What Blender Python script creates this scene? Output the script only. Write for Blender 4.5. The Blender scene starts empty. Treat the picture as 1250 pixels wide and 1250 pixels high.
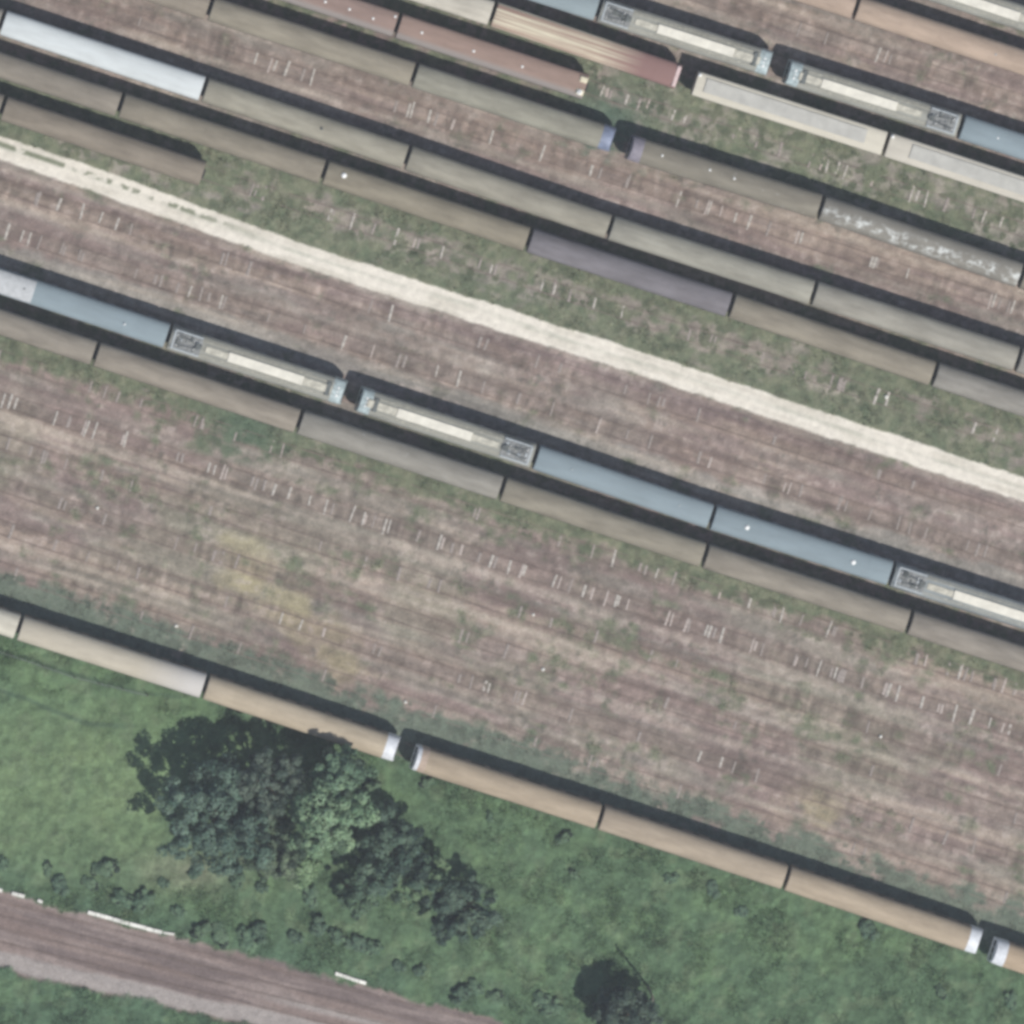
import bpy, math, random
import numpy as np
from mathutils import Vector, Matrix

random.seed(7)
SC = bpy.context.scene
COL = SC.collection
R = math.radians
HAZE = .0001

# ------------------------------------------------------------------ mapping
S = 11.3                     # photograph pixels per metre on the ground
H = 900.0                    # camera height
CAMX, CAMY = -.055 * H, .115 * H     # the view is slightly from the north and west

def gx(px): return (px - 625.0) / S
def gy(py): return (625.0 - py) / S
def at(px, py, h=0.0):
    """world point at height h that lies over photograph pixel px,py"""
    f = (H - h) / H
    return Vector((CAMX + (gx(px) - CAMX) * f, CAMY + (gy(py) - CAMY) * f, h))

# ------------------------------------------------------------------ tagging
def tag(o, label=None, cat=None, group=None, kind=None):
    if label: o['label'] = label
    if cat: o['category'] = cat
    if group: o['group'] = group
    if kind: o['kind'] = kind
    return o

def empty(name, loc=(0, 0, 0), rz=0.0):
    o = bpy.data.objects.new(name, None)
    o.empty_display_size = 0.3
    COL.objects.link(o)
    o.location = loc
    o.rotation_euler = (0, 0, rz)
    return o

def link(name, mesh, parent=None):
    o = bpy.data.objects.new(name, mesh)
    COL.objects.link(o)
    if parent is not None: o.parent = parent
    return o

# ------------------------------------------------------------------ mesh builder
class MB:
    def __init__(self):
        self.v, self.f, self.m, self.sm = [], [], [], []
    def add(self, vs, fs, mi=0, smooth=False):
        b = len(self.v)
        self.v += [tuple(p) for p in vs]
        for f in fs:
            self.f.append([i + b for i in f]); self.m.append(mi); self.sm.append(smooth)
    def box(self, c, s, mi=0, rz=0.0, bev=0.0):
        cx, cy, cz = c; sx, sy, sz = s[0] / 2, s[1] / 2, s[2] / 2
        ca, sa = math.cos(rz), math.sin(rz)
        b = min(bev, sx * .9, sy * .9, sz * .9)
        def P(x, y, z): return (cx + x * ca - y * sa, cy + x * sa + y * ca, cz + z)
        if b <= 0:
            vs = [P(x, y, z) for z in (-sz, sz) for y in (-sy, sy) for x in (-sx, sx)]
            fs = [(0, 2, 3, 1), (4, 5, 7, 6), (0, 1, 5, 4), (2, 6, 7, 3), (0, 4, 6, 2), (1, 3, 7, 5)]
            self.add(vs, fs, mi)
        else:       # chamfered upper edge
            ring = [(-sx, -sy), (sx, -sy), (sx, sy), (-sx, sy)]
            top = [(-sx + b, -sy + b), (sx - b, -sy + b), (sx - b, sy - b), (-sx + b, sy - b)]
            vs = [P(x, y, -sz) for x, y in ring] + [P(x, y, sz - b) for x, y in ring] + [P(x, y, sz) for x, y in top]
            fs = [(3, 2, 1, 0), (8, 9, 10, 11)]
            for k in range(4):
                n = (k + 1) % 4
                fs += [(k, n, 4 + n, 4 + k), (4 + k, 4 + n, 8 + n, 8 + k)]
            self.add(vs, fs, mi)
    def tube(self, pts, rads, n=8, mi=0, smooth=True, cap=True):
        pts = [Vector(p) for p in pts]
        b0 = []
        vs, fs = [], []
        for i, p in enumerate(pts):
            d = (pts[min(i + 1, len(pts) - 1)] - pts[max(i - 1, 0)]).normalized()
            a = d.cross(Vector((0, 0, 1)))
            if a.length < 1e-3: a = d.cross(Vector((1, 0, 0)))
            a.normalize(); c = d.cross(a)
            for k in range(n):
                t = 2 * math.pi * k / n
                vs.append(p + (a * math.cos(t) + c * math.sin(t)) * rads[i])
        for i in range(len(pts) - 1):
            for k in range(n):
                k2 = (k + 1) % n
                fs.append((i * n + k, i * n + k2, (i + 1) * n + k2, (i + 1) * n + k))
        self.add(vs, fs, mi, smooth)
        if cap:
            e = (len(pts) - 1) * n
            self.add(vs[:n], [tuple(range(n))], mi)
            self.add(vs[e:e + n], [tuple(range(n))], mi)
    def loft(self, rings, mi=0, smooth=True, cap0=False, cap1=False, closed=False):
        n = len(rings[0]); vs = [p for r in rings for p in r]; fs = []
        for i in range(len(rings) - 1):
            for k in range(n if closed else n - 1):
                k2 = (k + 1) % n
                fs.append((i * n + k, (i + 1) * n + k, (i + 1) * n + k2, i * n + k2))
        self.add(vs, fs, mi, smooth)
        if cap0: self.add(rings[0], [tuple(range(n))], mi)
        if cap1: self.add(rings[-1], [tuple(reversed(range(n)))], mi)
    def mesh(self, name, mats):
        me = bpy.data.meshes.new(name)
        me.from_pydata(self.v, [], self.f)
        for m in mats: me.materials.append(m)
        me.polygons.foreach_set('material_index', self.m)
        me.polygons.foreach_set('use_smooth', self.sm)
        me.update()
        return me

def np_mesh(name, verts, quads, mat, cols=None, smooth=True):
    nv, nf = len(verts), len(quads); k = quads.shape[1]
    me = bpy.data.meshes.new(name)
    me.vertices.add(nv); me.vertices.foreach_set('co', verts.astype(np.float32).ravel())
    me.loops.add(nf * k); me.loops.foreach_set('vertex_index', quads.astype(np.int32).ravel())
    me.polygons.add(nf)
    me.polygons.foreach_set('loop_start', np.arange(0, nf * k, k, dtype=np.int32))
    me.polygons.foreach_set('use_smooth', np.full(nf, smooth))
    me.materials.append(mat)
    if cols is not None:
        a = me.attributes.new('tint', 'FLOAT_COLOR', 'POINT')
        c = np.ones((nv, 4), np.float32); c[:, :3] = cols
        a.data.foreach_set('color', c.ravel())
    me.update(calc_edges=True)
    return me

# ------------------------------------------------------------------ noise
def _hash(ix, iy, seed):
    h = (ix.astype(np.int64) * 374761393 + iy.astype(np.int64) * 668265263 + seed * 974634777) & 0xFFFFFFFF
    h = ((h ^ (h >> 13)) * 1274126177) & 0xFFFFFFFF
    h = h ^ (h >> 16)
    return (h & 0xFFFFFF).astype(np.float64) / 0xFFFFFF
def vnoise(x, y, seed):
    ix = np.floor(x); iy = np.floor(y); fx = x - ix; fy = y - iy
    fx = fx * fx * fx * (fx * (fx * 6 - 15) + 10); fy = fy * fy * fy * (fy * (fy * 6 - 15) + 10)
    a = _hash(ix, iy, seed); b = _hash(ix + 1, iy, seed); c = _hash(ix, iy + 1, seed); d = _hash(ix + 1, iy + 1, seed)
    return (a * (1 - fx) + b * fx) * (1 - fy) + (c * (1 - fx) + d * fx) * fy
def fbm(x, y, seed, octv=4, gain=.5):
    s = 0; a = 1; t = 0
    for o in range(octv):
        ca, sa = math.cos(o * 1.1), math.sin(o * 1.1)
        s = s + a * vnoise((x * ca - y * sa) * 2 ** o + 17.3 * o, (x * sa + y * ca) * 2 ** o - 9.1 * o, seed + o * 31)
        t += a; a *= gain
    s = s / t
    return np.clip((s - .5) * 1.7 + .5, 0, 1)
def afbm(u, v, seed, octv=3, gain=.5):       # anisotropic: octaves keep the axes
    s = 0; a = 1; t = 0
    for o in range(octv):
        s = s + a * vnoise(u * 2 ** o + 5.7 * o, v * 2 ** o + 3.1 * o, seed + o * 17); t += a; a *= gain
    return np.clip((s / t - .5) * 1.7 + .5, 0, 1)
def sst(a, b, x):
    t = np.clip((x - a) / (b - a), 0, 1); return t * t * (3 - 2 * t)
def mix(a, b, t):
    t = np.asarray(t)[..., None]; return np.asarray(a) * (1 - t) + np.asarray(b) * t

# ------------------------------------------------------------------ materials
def mat_new(name):
    m = bpy.data.materials.new(name); m.use_nodes = True
    nt = m.node_tree; return m, nt, nt.nodes['Principled BSDF']
def N(nt, typ, **kw):
    n = nt.nodes.new(typ)
    for k, v in kw.items():
        if hasattr(n, k): setattr(n, k, v)
        else: n.inputs[k].default_value = v
    return n
def mixc(nt, fac, a, b, mode='MIX'):
    n = nt.nodes.new('ShaderNodeMix'); n.data_type = 'RGBA'; n.blend_type = mode
    for i, val in ((0, fac), (6, a), (7, b)):
        if hasattr(val, 'is_output'): nt.links.new(val, n.inputs[i])
        elif i == 0: n.inputs[0].default_value = val
        else: n.inputs[i].default_value = (*val, 1) if len(val) == 3 else val
    return n.outputs[2]
def ramp(nt, src, a, b):
    n = nt.nodes.new('ShaderNodeMapRange'); n.clamp = True
    n.inputs[1].default_value = a; n.inputs[2].default_value = b
    nt.links.new(src, n.inputs[0]); return n.outputs[0]
def coords(nt, scale=(1, 1, 1), kind='Object', rot=(0, 0, 0)):
    t = nt.nodes.new('ShaderNodeTexCoord'); mp = nt.nodes.new('ShaderNodeMapping')
    mp.inputs['Scale'].default_value = scale; mp.inputs['Rotation'].default_value = rot
    nt.links.new(t.outputs[kind], mp.inputs[0]); return mp.outputs[0]
def noise(nt, vec, scale, detail=3, rough=.55):
    n = nt.nodes.new('ShaderNodeTexNoise'); n.inputs['Scale'].default_value = scale
    n.inputs['Detail'].default_value = detail; n.inputs['Roughness'].default_value = rough
    nt.links.new(vec, n.inputs['Vector']); return n.outputs[0]

def simple(name, rgb, rough=.7, metal=0.0, var=.18, scale=2.0):
    m, nt, p = mat_new(name)
    v = coords(nt); n1 = noise(nt, v, scale, 4)
    c = mixc(nt, ramp(nt, n1, .3, .7), tuple(x * (1 - var) for x in rgb), tuple(x * (1 + var) for x in rgb))
    nt.links.new(c, p.inputs['Base Color'])
    p.inputs['Roughness'].default_value = rough; p.inputs['Metallic'].default_value = metal
    return m

def ground_mat(name, grain=.16, bump=.25, scale=5.0):
    m, nt, p = mat_new(name)
    a = N(nt, 'ShaderNodeAttribute', attribute_name='tint')
    v = coords(nt)
    n1 = noise(nt, v, scale, 4, .65); n2 = noise(nt, v, scale * .28, 3)
    k = nt.nodes.new('ShaderNodeMath'); k.operation = 'MULTIPLY_ADD'; k.inputs[1].default_value = grain * 2; k.inputs[2].default_value = 1 - grain
    nt.links.new(ramp(nt, n1, .25, .75), k.inputs[0])
    k2 = nt.nodes.new('ShaderNodeMath'); k2.operation = 'MULTIPLY_ADD'; k2.inputs[1].default_value = .2; k2.inputs[2].default_value = .9
    nt.links.new(ramp(nt, n2, .3, .7), k2.inputs[0])
    k3 = nt.nodes.new('ShaderNodeMath'); k3.operation = 'MULTIPLY'
    nt.links.new(k.outputs[0], k3.inputs[0]); nt.links.new(k2.outputs[0], k3.inputs[1])
    comb = nt.nodes.new('ShaderNodeCombineColor')
    for i in range(3): nt.links.new(k3.outputs[0], comb.inputs[i])
    c = mixc(nt, 1.0, a.outputs['Color'], comb.outputs[0], 'MULTIPLY')
    nt.links.new(c, p.inputs['Base Color'])
    p.inputs['Roughness'].default_value = .95; p.inputs['Specular IOR Level'].default_value = .15
    b = nt.nodes.new('ShaderNodeBump'); b.inputs['Strength'].default_value = bump; b.inputs['Distance'].default_value = .08
    nt.links.new(n1, b.inputs['Height']); nt.links.new(b.outputs[0], p.inputs['Normal'])
    return m

M_ground = ground_mat('grass_earth', .26, .45, 3.0)
M_ballast = ground_mat('stone_ballast', .30, .55, 4.5)
M_road = ground_mat('pale_gravel', .08, .2, 5.0)

def leaf_mat(name):
    m, nt, p = mat_new(name)
    a = N(nt, 'ShaderNodeAttribute', attribute_name='tint')
    nt.links.new(a.outputs['Color'], p.inputs['Base Color'])
    p.inputs['Roughness'].default_value = .75; p.inputs['Specular IOR Level'].default_value = .25
    tr = nt.nodes.new('ShaderNodeBsdfTranslucent'); nt.links.new(a.outputs['Color'], tr.inputs[0])
    mx = nt.nodes.new('ShaderNodeMixShader'); mx.inputs[0].default_value = .25
    out = [n for n in nt.nodes if n.type == 'OUTPUT_MATERIAL'][0]
    nt.links.new(p.outputs[0], mx.inputs[1]); nt.links.new(tr.outputs[0], mx.inputs[2]); nt.links.new(mx.outputs[0], out.inputs[0])
    return m
M_leaf = leaf_mat('leaf')
M_bark = simple('bark', (.12, .09, .065), .9)
M_rust = simple('rusty_rail', (.175, .135, .115), .9, var=.35, scale=.4)
M_conc = simple('weathered_concrete', (.38, .35, .31), .9, var=.45, scale=2)
M_white_conc = simple('pale_concrete', (.64, .63, .57), .9, var=.3, scale=1.2)
M_wood = simple('grey_timber', (.16, .135, .11), .9)
M_under = simple('underframe_grime', (.035, .032, .03), .9)
M_rubber = simple('black_rubber', (.02, .02, .022), .8)
M_glass = simple('dark_glass', (.025, .03, .035), .15)
M_whitepaint = simple('white_paint', (.80, .80, .77), .5, var=.08)
M_cream_walk = simple('cream_roof_panel', (.64, .61, .52), .8, var=.12, scale=1.2)
M_dirty_cream = simple('dirty_cream_panel', (.42, .40, .33), .8, var=.3, scale=2.5)
M_darkgrey = simple('dark_equipment', (.10, .11, .105), .8, var=.4, scale=4)
M_lightgrey = simple('light_grey_equipment', (.36, .39, .40), .65, var=.15, scale=3)
M_galv = simple('galvanised_steel', (.3, .31, .32), .5, .4)

def roof_mat(name, streak=.25, blotch=.0, blotch_col=(.5, .5, .48), stripe=None, endmix=None, rough=.8, edge=None, band=None):
    """paint colour from the object's colour, weathered in the roof's own coordinates"""
    m, nt, p = mat_new(name)
    oi = nt.nodes.new('ShaderNodeObjectInfo')
    v = coords(nt)
    # shift the noise per vehicle
    add = nt.nodes.new('ShaderNodeVectorMath'); add.operation = 'ADD'
    sc = nt.nodes.new('ShaderNodeVectorMath'); sc.operation = 'SCALE'; sc.inputs[0].default_value = (57, 31, 0)
    nt.links.new(oi.outputs['Random'], sc.inputs['Scale'])
    nt.links.new(v, add.inputs[0]); nt.links.new(sc.outputs[0], add.inputs[1])
    def mp(s):
        k = nt.nodes.new('ShaderNodeMapping'); k.inputs['Scale'].default_value = s
        nt.links.new(add.outputs[0], k.inputs[0]); return k.outputs[0]
    n1 = noise(nt, mp((.25, 1.1, 0)), 1.0, 4, .6)
    n2 = noise(nt, mp((1.6, .9, 0)), 1.0, 4, .6)
    base = oi.outputs['Color']
    c = mixc(nt, ramp(nt, n1, .3, .72), base, (1 - streak, 1 - streak, 1 - streak), 'MULTIPLY')
    dk = nt.nodes.new('ShaderNodeMix'); dk.data_type = 'RGBA'; dk.blend_type = 'MULTIPLY'
    nt.links.new(ramp(nt, n1, .35, .72), dk.inputs[0]); nt.links.new(base, dk.inputs[6]); dk.inputs[7].default_value = (1 - streak, 1 - streak * 1.02, 1 - streak * 1.05, 1)
    c = mixc(nt, ramp(nt, n2, .45, .85), dk.outputs[2], (1 - streak * .8,) * 3, 'MULTIPLY')
    c = mixc(nt, ramp(nt, n2, .5, .9), dk.outputs[2], c)
    if stripe:
        sp = noise(nt, mp((.05, 3.4, 0)), 1.0, 3, .6)
        c = mixc(nt, ramp(nt, sp, .40, .60), c, stripe)
    if endmix:
        tc = nt.nodes.new('ShaderNodeTexCoord'); sx = nt.nodes.new('ShaderNodeSeparateXYZ')
        nt.links.new(tc.outputs['Object'], sx.inputs[0])
        c = mixc(nt, ramp(nt, sx.outputs[0], endmix[1], endmix[2]), c, endmix[0])
    if edge:
        tc = nt.nodes.new('ShaderNodeTexCoord'); sx = nt.nodes.new('ShaderNodeSeparateXYZ')
        nt.links.new(tc.outputs['Object'], sx.inputs[0])
        e = mixc(nt, ramp(nt, sx.outputs[1], edge[1], edge[2]), edge[0], c)
        c = e
    if blotch > 0:
        nb = noise(nt, mp((1.0, 1.3, 0)), 1.0, 6, .65)
        th = .72 - blotch * .22; fac = ramp(nt, nb, th - .02, th + .12)
        if band:
            tc = nt.nodes.new('ShaderNodeTexCoord'); sx = nt.nodes.new('ShaderNodeSeparateXYZ'); nt.links.new(tc.outputs['Object'], sx.inputs[0])
            ab = nt.nodes.new('ShaderNodeMath'); ab.operation = 'MULTIPLY_ADD'; ab.inputs[1].default_value = 1; ab.inputs[2].default_value = -band[0]
            nt.links.new(sx.outputs[1], ab.inputs[0]); a2 = nt.nodes.new('ShaderNodeMath'); a2.operation = 'ABSOLUTE'; nt.links.new(ab.outputs[0], a2.inputs[0])
            ml = nt.nodes.new('ShaderNodeMath'); ml.operation = 'MULTIPLY'; nt.links.new(ramp(nt, a2.outputs[0], band[1], band[1] * .4), ml.inputs[0]); nt.links.new(fac, ml.inputs[1]); fac = ml.outputs[0]
        c = mixc(nt, fac, c, blotch_col)
    nt.links.new(c, p.inputs['Base Color'])
    p.inputs['Roughness'].default_value = rough; p.inputs['Specular IOR Level'].default_value = .3
    return m
M_roof = roof_mat('weathered_roof', .34)
M_roof_clean = roof_mat('painted_roof', .15)
M_roof_lichen = roof_mat('lichen_roof', .3, 1.0, (.52, .53, .50), band=(-.35, .95))
M_roof_speck = roof_mat('speckled_roof', .3, .3, (.42, .42, .40))
M_roof_red = roof_mat('faded_red_roof', .25, .12, (.36, .26, .24), edge=((.24, .21, .19), -.95, -.5))
M_roof_streak = roof_mat('streaked_cream_roof', .2, stripe=(.30, .20, .155), endmix=((.22, .13, .115), 1.5, 6.5))
M_roof_orange = roof_mat('rust_tinted_roof', .28)
M_recess = simple('grey_roof_recess', (.41, .40, .36), .85, var=.12, scale=.8)
def body_mat(name, rgb): return simple(name, rgb, .6, var=.15, scale=.8)
M_bodies = {'green': body_mat('body_dull_green', (.10, .12, .10)), 'blue': body_mat('body_blue_grey', (.12, .15, .2)),
            'brown': body_mat('body_brown', (.20, .14, .10)), 'red': body_mat('body_red', (.2, .07, .06)),
            'grey': body_mat('body_grey', (.25, .26, .27)), 'cream': body_mat('body_cream', (.4, .36, .3))}
M_cabblue = simple('cab_blue_grey', (.17, .2, .28), .55, var=.25, scale=1.5)
M_cabwhite = simple('cab_white', (.62, .64, .66), .5, var=.14)
M_cabteal = simple('cab_teal_grey', (.32, .38, .38), .55, var=.35, scale=2.5)
M_yellow = simple('faded_yellow_end', (.62, .56, .40), .6, var=.2)

# ------------------------------------------------------------------ ground
SL = .328
ANG = -math.atan(SL)
def uv(px, py):
    v = py - SL * px
    u = (px + SL * (py)) / S * .95
    return u, v

def road_v(px):      # centre line of the gravel road, photograph y at x
    return np.interp(px, [-700, 0, 100, 250, 400, 820, 1250, 2000], [-30, 180, 214, 269, 322, 456, 598, 845])
def bed_top(px): return 1089 + .260 * px
def bed_bot(px): return 1182 + .226 * px

GT_V = [-2000, -420, -350, -315, -285, -255, -210, -165, -134, -108, -60, -31, 5, 50, 92, 104, 118, 140, 158, 172, 205, 226, 278, 300, 322, 345, 372, 404, 414, 426, 440, 487, 505, 520, 540, 590, 620, 643, 684, 704, 722, 740, 760, 2500]
GT_G = [.1,    .1,   .15,  .08,  .04,  .06,  .30,  .62,  .50,  .62,  .12, .04, .08, .3,  .8,  .78, .40, .50, .72, .80, .12, .05, .06, .10, .22, .4,  .4,  .85, .85, .60, .30, .10, .11, .15, .23,   .19, .14, .11, .2, .58, .72, .9,  .95, 1]

TRACK_V = [-390, -338, -285, -236, -185, -134, -80, -30, 23, 76, 126, 226, 279, 338, 390, 436, 487, 539, 591, 643, 694]
def field(X, Y):
    """colour, green amount and height of the ground at world X, Y"""
    px = X * S + 625; py = 625 - Y * S
    u, v = uv(px, py)
    um = u; vm = v / S * .95                       # metres along / across
    n_big = fbm(X / 9, Y / 9, 3, 4); n_mid = fbm(X / 2.6, Y / 2.6, 5, 4); n_sm = fbm(X / .75, Y / .75, 9, 3)
    st1 = afbm(um / 14, vm / 1.0, 11, 3); st2 = afbm(um / 5, vm / .45, 15, 3); st3 = afbm(um / 30, vm / 2.2, 19, 2)
    cross = afbm(um / .65, vm / 3.0, 23, 2)        # sleepers showing faintly through the ballast
    purple = np.array([.212, .163, .145]); tan = np.array([.305, .248, .200]); grey = np.array([.235, .210, .180])
    olive = np.array([.205, .195, .14]); red = np.array([.235, .165, .135]); dark = np.array([.13, .115, .105])
    c = mix(np.broadcast_to(purple, X.shape + (3,)), np.broadcast_to(grey, X.shape + (3,)), sst(.25, .75, n_big * .45 + st1 * .55))
    c = mix(c, tan, .85 * sst(.50, .78, st2 * .35 + st3 * .55 + n_mid * .12))
    redw = np.interp(v, [-420, -330, -285, -245, -200, -60, -31, 5, 60, 195, 215, 245, 265, 300, 420, 480, 700], [.3, .6, .5, .5, .2, .6, .45, .35, .1, .25, .6, .45, .35, .1, .15, .25, .2])
    c = mix(c, red, redw * sst(.35, .75, st1 * .6 + n_mid * .4))
    c = mix(c, dark, .6 * sst(.58, .85, n_mid * .45 + st1 * .4 + n_sm * .15))
    c = mix(c, olive, .6 * sst(.5, .8, n_big) * np.interp(v, [380, 480, 560, 640, 720], [0, .3, 1, .7, .2]))
    # yellowish dry patches
    for (ax, ay, ar) in ((345, 735, 60), (415, 808, 38), (300, 690, 45), (1000, 985, 40), (390, 770, 45)):
        d = np.hypot(px - ax, (py - ay) * 1.5 - (px - ax) * .3) / ar
        c = mix(c, np.array([.29, .255, .155]), .65 * sst(1.25, .3, d + (n_mid - .5) * 1.1))
    # greyer ballast shoulder just north of the long blue train
    c = mix(c, np.array([.235, .225, .20]), .7 * sst(16, 6, np.abs(v - 306) + (n_mid - .5) * 14))
    # light shoulders / paths of paler stone along the sidings
    for (v0, w, a, x0, x1) in ((506, 4.5, .65, -300, 1500), (697, 7, .75, 500, 1500), (463, 4, .3, -300, 600), (560, 4, .45, 430, 900),
                               (612, 5, .45, 560, 1500), (-292, 5, .55, 1040, 1300), (204, 4, .35, 300, 1500), (655, 5, .3, -300, 700), (-58, 3, .45, 250, 1100)):
        k = sst(w * 1.7, w * .35, np.abs(v - v0 + (st1 - .5) * 9 + (n_mid - .5) * 7))
        k = k * sst(x0 - 60, x0 + 60, px) * sst(x1 + 60, x1 - 60, px) * (.45 + .75 * n_mid)
        c = mix(c, np.array([.36, .305, .255]), np.clip(a * k, 0, 1))
    # dark purple line of trodden stone south of the road
    k = sst(9, 2, np.abs(py - road_v(px) - 28 + (n_mid - .5) * 8)) * .55
    c = mix(c, np.array([.165, .125, .125]), k)
    c = mix(c, np.array([.31, .265, .235]), .55 * sst(.62, .82, n_sm * .5 + st2 * .35 + n_mid * .15))
    c = mix(c, np.array([.12, .115, .095]), .6 * sst(.66, .85, fbm(X / .55, Y / .55, 91, 3) * .6 + n_mid * .4))
    td = np.full(v.shape, 99.0)
    for tv in TRACK_V: td = np.minimum(td, np.abs(v - tv + (n_big - .5) * 3))
    bed = sst(17, 12, td)
    c = mix(c, np.array([.195, .145, .122]), .42 * bed * (.5 + .7 * st1))
    rl = np.exp(-((td - 8.1) / 1.5) ** 2) * sst(.25, .6, st3 * .5 + n_mid * .5)
    c = mix(c, np.array([.135, .098, .080]), .45 * rl)
    sh = np.exp(-((td - 19.5) / 3.5) ** 2)
    c = mix(c, np.array([.335, .285, .235]), .55 * sh * sst(.42, .75, st3 * .55 + st1 * .45))
    c = c * (1 + ((cross - .5) * bed * (.12 + .42 * sst(.35, .75, n_big * .5 + n_mid * .5)))[..., None])
    c = c * (.83 + .34 * n_sm)[..., None] * (.80 + .40 * afbm(um / 9, vm / .8, 101, 3))[..., None]
    # greyer, dustier strips of old ash ballast
    k = np.where((v > -172) & (v < -92), .72 * sst(690, 760, px), 0) + np.where((v > 84) & (v < 178), .5, 0)
    c = mix(c, np.array([.235, .222, .185]) * (.78 + .44 * n_sm)[..., None] * (.9 + .2 * cross)[..., None], k)
    # weeds
    g = np.interp(v, GT_V, GT_G)
    g = np.where((v > -175) & (v < -95) & (px < 700), .55, g)
    g = np.where((v > 85) & (v < 175) & (px < 330), np.maximum(g, .62), g)
    for (ax, ay, ar, aa) in ((300, 522, 48, .5), (735, 165, 40, .4), (420, 690, 70, .12), (640, 740, 90, .06), (1080, 470, 50, .3), (640, 640, 40, .15), (730, 770, 40, .14), (1120, 540, 60, .25)):
        g = g + aa * np.exp(-((px - ax) ** 2 + ((py - ay) * 1.3) ** 2) / ar ** 2)
    gn = n_mid * .45 + fbm(X / 1.1, Y / 1.1, 29, 3) * .35 + st2 * .2
    gm = sst(-.18, .24, gn - (1 - g) * .92 + .02)
    spot = sst(.66, .78, fbm(X / .9, Y / .9, 95, 2)) * sst(.2, .5, g)
    gm = np.maximum(gm, spot)
    gm = np.where(v > 775, 1.0, gm)
    wd = mix(np.broadcast_to(np.array([.104, .134, .080]), X.shape + (3,)), np.array([.165, .178, .112]), n_sm)
    wd = mix(wd, np.array([.115, .150, .112]), sst(672, 700, v))
    wd = mix(wd, np.array([.075, .12, .075]), np.exp(-((px - 300) ** 2 + (py - 522) ** 2) / 50 ** 2))
    wd = mix(wd, np.array([.07, .125, .092]), np.exp(-((px - 735) ** 2 + (py - 165) ** 2) / 55 ** 2))
    # meadow
    ga = np.array([.078, .128, .070]); gb = np.array([.104, .164, .082]); gc = np.array([.125, .17, .095]); gd = np.array([.055, .10, .068])
    gr = mix(np.broadcast_to(ga, X.shape + (3,)), gb, sst(.35, .75, n_big * .5 + n_mid * .5))
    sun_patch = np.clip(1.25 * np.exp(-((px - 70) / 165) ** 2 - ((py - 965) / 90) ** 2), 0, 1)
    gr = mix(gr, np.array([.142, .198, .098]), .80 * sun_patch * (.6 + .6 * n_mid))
    gr = mix(gr, gc, .55 * sst(.62, .85, fbm(X / 1.6, Y / 1.6, 41, 3)))
    dp = np.exp(-((px - 225) / 60) ** 2 - ((py - 1062) / 26) ** 2)
    gr = mix(gr, np.array([.20, .20, .145]), .6 * dp * (.5 + .7 * n_mid))
    # coarser dark scrub along the lower line and under the train
    dk = np.clip(sst(70, 10, bed_top(px) - py) + .7 * sst(790, 765, v) + .6 * sst(.6, .8, n_big) * sst(500, 620, px), 0, 1)
    gr = mix(gr, gd, .55 * dk * sst(.3, .75, n_mid))
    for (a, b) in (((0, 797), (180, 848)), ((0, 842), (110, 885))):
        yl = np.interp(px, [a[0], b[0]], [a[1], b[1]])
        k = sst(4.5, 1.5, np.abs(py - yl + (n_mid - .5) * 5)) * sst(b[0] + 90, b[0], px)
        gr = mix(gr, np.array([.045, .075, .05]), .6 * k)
    wd = wd * (1 - .24 * spot)[..., None]
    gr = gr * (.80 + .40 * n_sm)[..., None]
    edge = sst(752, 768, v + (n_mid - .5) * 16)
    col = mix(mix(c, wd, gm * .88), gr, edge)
    # gravel road
    dr = np.abs(py - road_v(px)) + (n_sm - .5) * 1.6 + (n_mid - .5) * 2.2
    rc = mix(np.broadcast_to(np.array([.66, .615, .53]), X.shape + (3,)), np.array([.56, .52, .44]), sst(.4, .8, n_mid * .4 + afbm(um / 8, vm / .5, 51, 3) * .6))
    rc = mix(rc, np.array([.40, .40, .33]), .55 * sst(4.5, 1, np.abs(py - road_v(px) + 2 + (st1 - .5) * 6)) * (.3 + n_mid))
    lane = sst(4.5, 2, np.abs(py - road_v(px) + 4.5)) * sst(360, 200, px) * sst(.30, .46, n_mid * .5 + n_sm * .5)
    rc = mix(rc, np.array([.13, .15, .09]), .85 * lane)
    rm = sst(15.8, 13.4, dr)
    col = mix(col, rc, rm)
    # lower railway formation
    bn = (n_mid - .5) * 9 + (n_sm - .5) * 6
    bm = sst(-3, 4, py - bed_top(px) + bn) * sst(4, -4, py - bed_bot(px) + bn)
    w = py - bed_top(px)
    sb = afbm(px / S / 10, w / 7.5, 61, 3)
    bc = mix(np.broadcast_to(np.array([.150, .118, .110]), X.shape + (3,)), np.array([.235, .190, .172]), sst(.35, .8, sb))
    bc = mix(bc, np.array([.20, .150, .130]), .6 * sst(.45, .8, st1))
    for ro in (20, 52):
        tdl = np.abs(py - (1089 + ro + .25 * px)) * .97
        bc = mix(bc, np.array([.115, .085, .075]), .5 * np.exp(-((tdl - 8.1) / 1.4) ** 2))
        bc = mix(bc, np.array([.26, .21, .19]), .25 * np.exp(-(tdl / 4) ** 2) * st1)
    pl = sst(13, 7, np.abs(py - bed_bot(px) + 11 + (n_mid - .5) * 5))
    bc = mix(bc, np.array([.315, .285, .265]), .85 * pl)
    pl2 = sst(6, 2, np.abs(py - (1240 + .245 * (px - 420)))) * sst(300, 380, px)
    bc = mix(bc, np.array([.31, .28, .26]), .7 * pl2)
    bc = bc * (.92 + .16 * n_sm)[..., None]
    col = mix(col, bc, bm)
    gall = np.maximum(gm * .9, edge) * (1 - rm) * (1 - bm)
    z = (n_sm - .5) * .035 + (n_mid - .5) * .06 * (1 - rm)
    n_t = fbm(X / 1.3, Y / 1.3, 71, 3)
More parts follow.
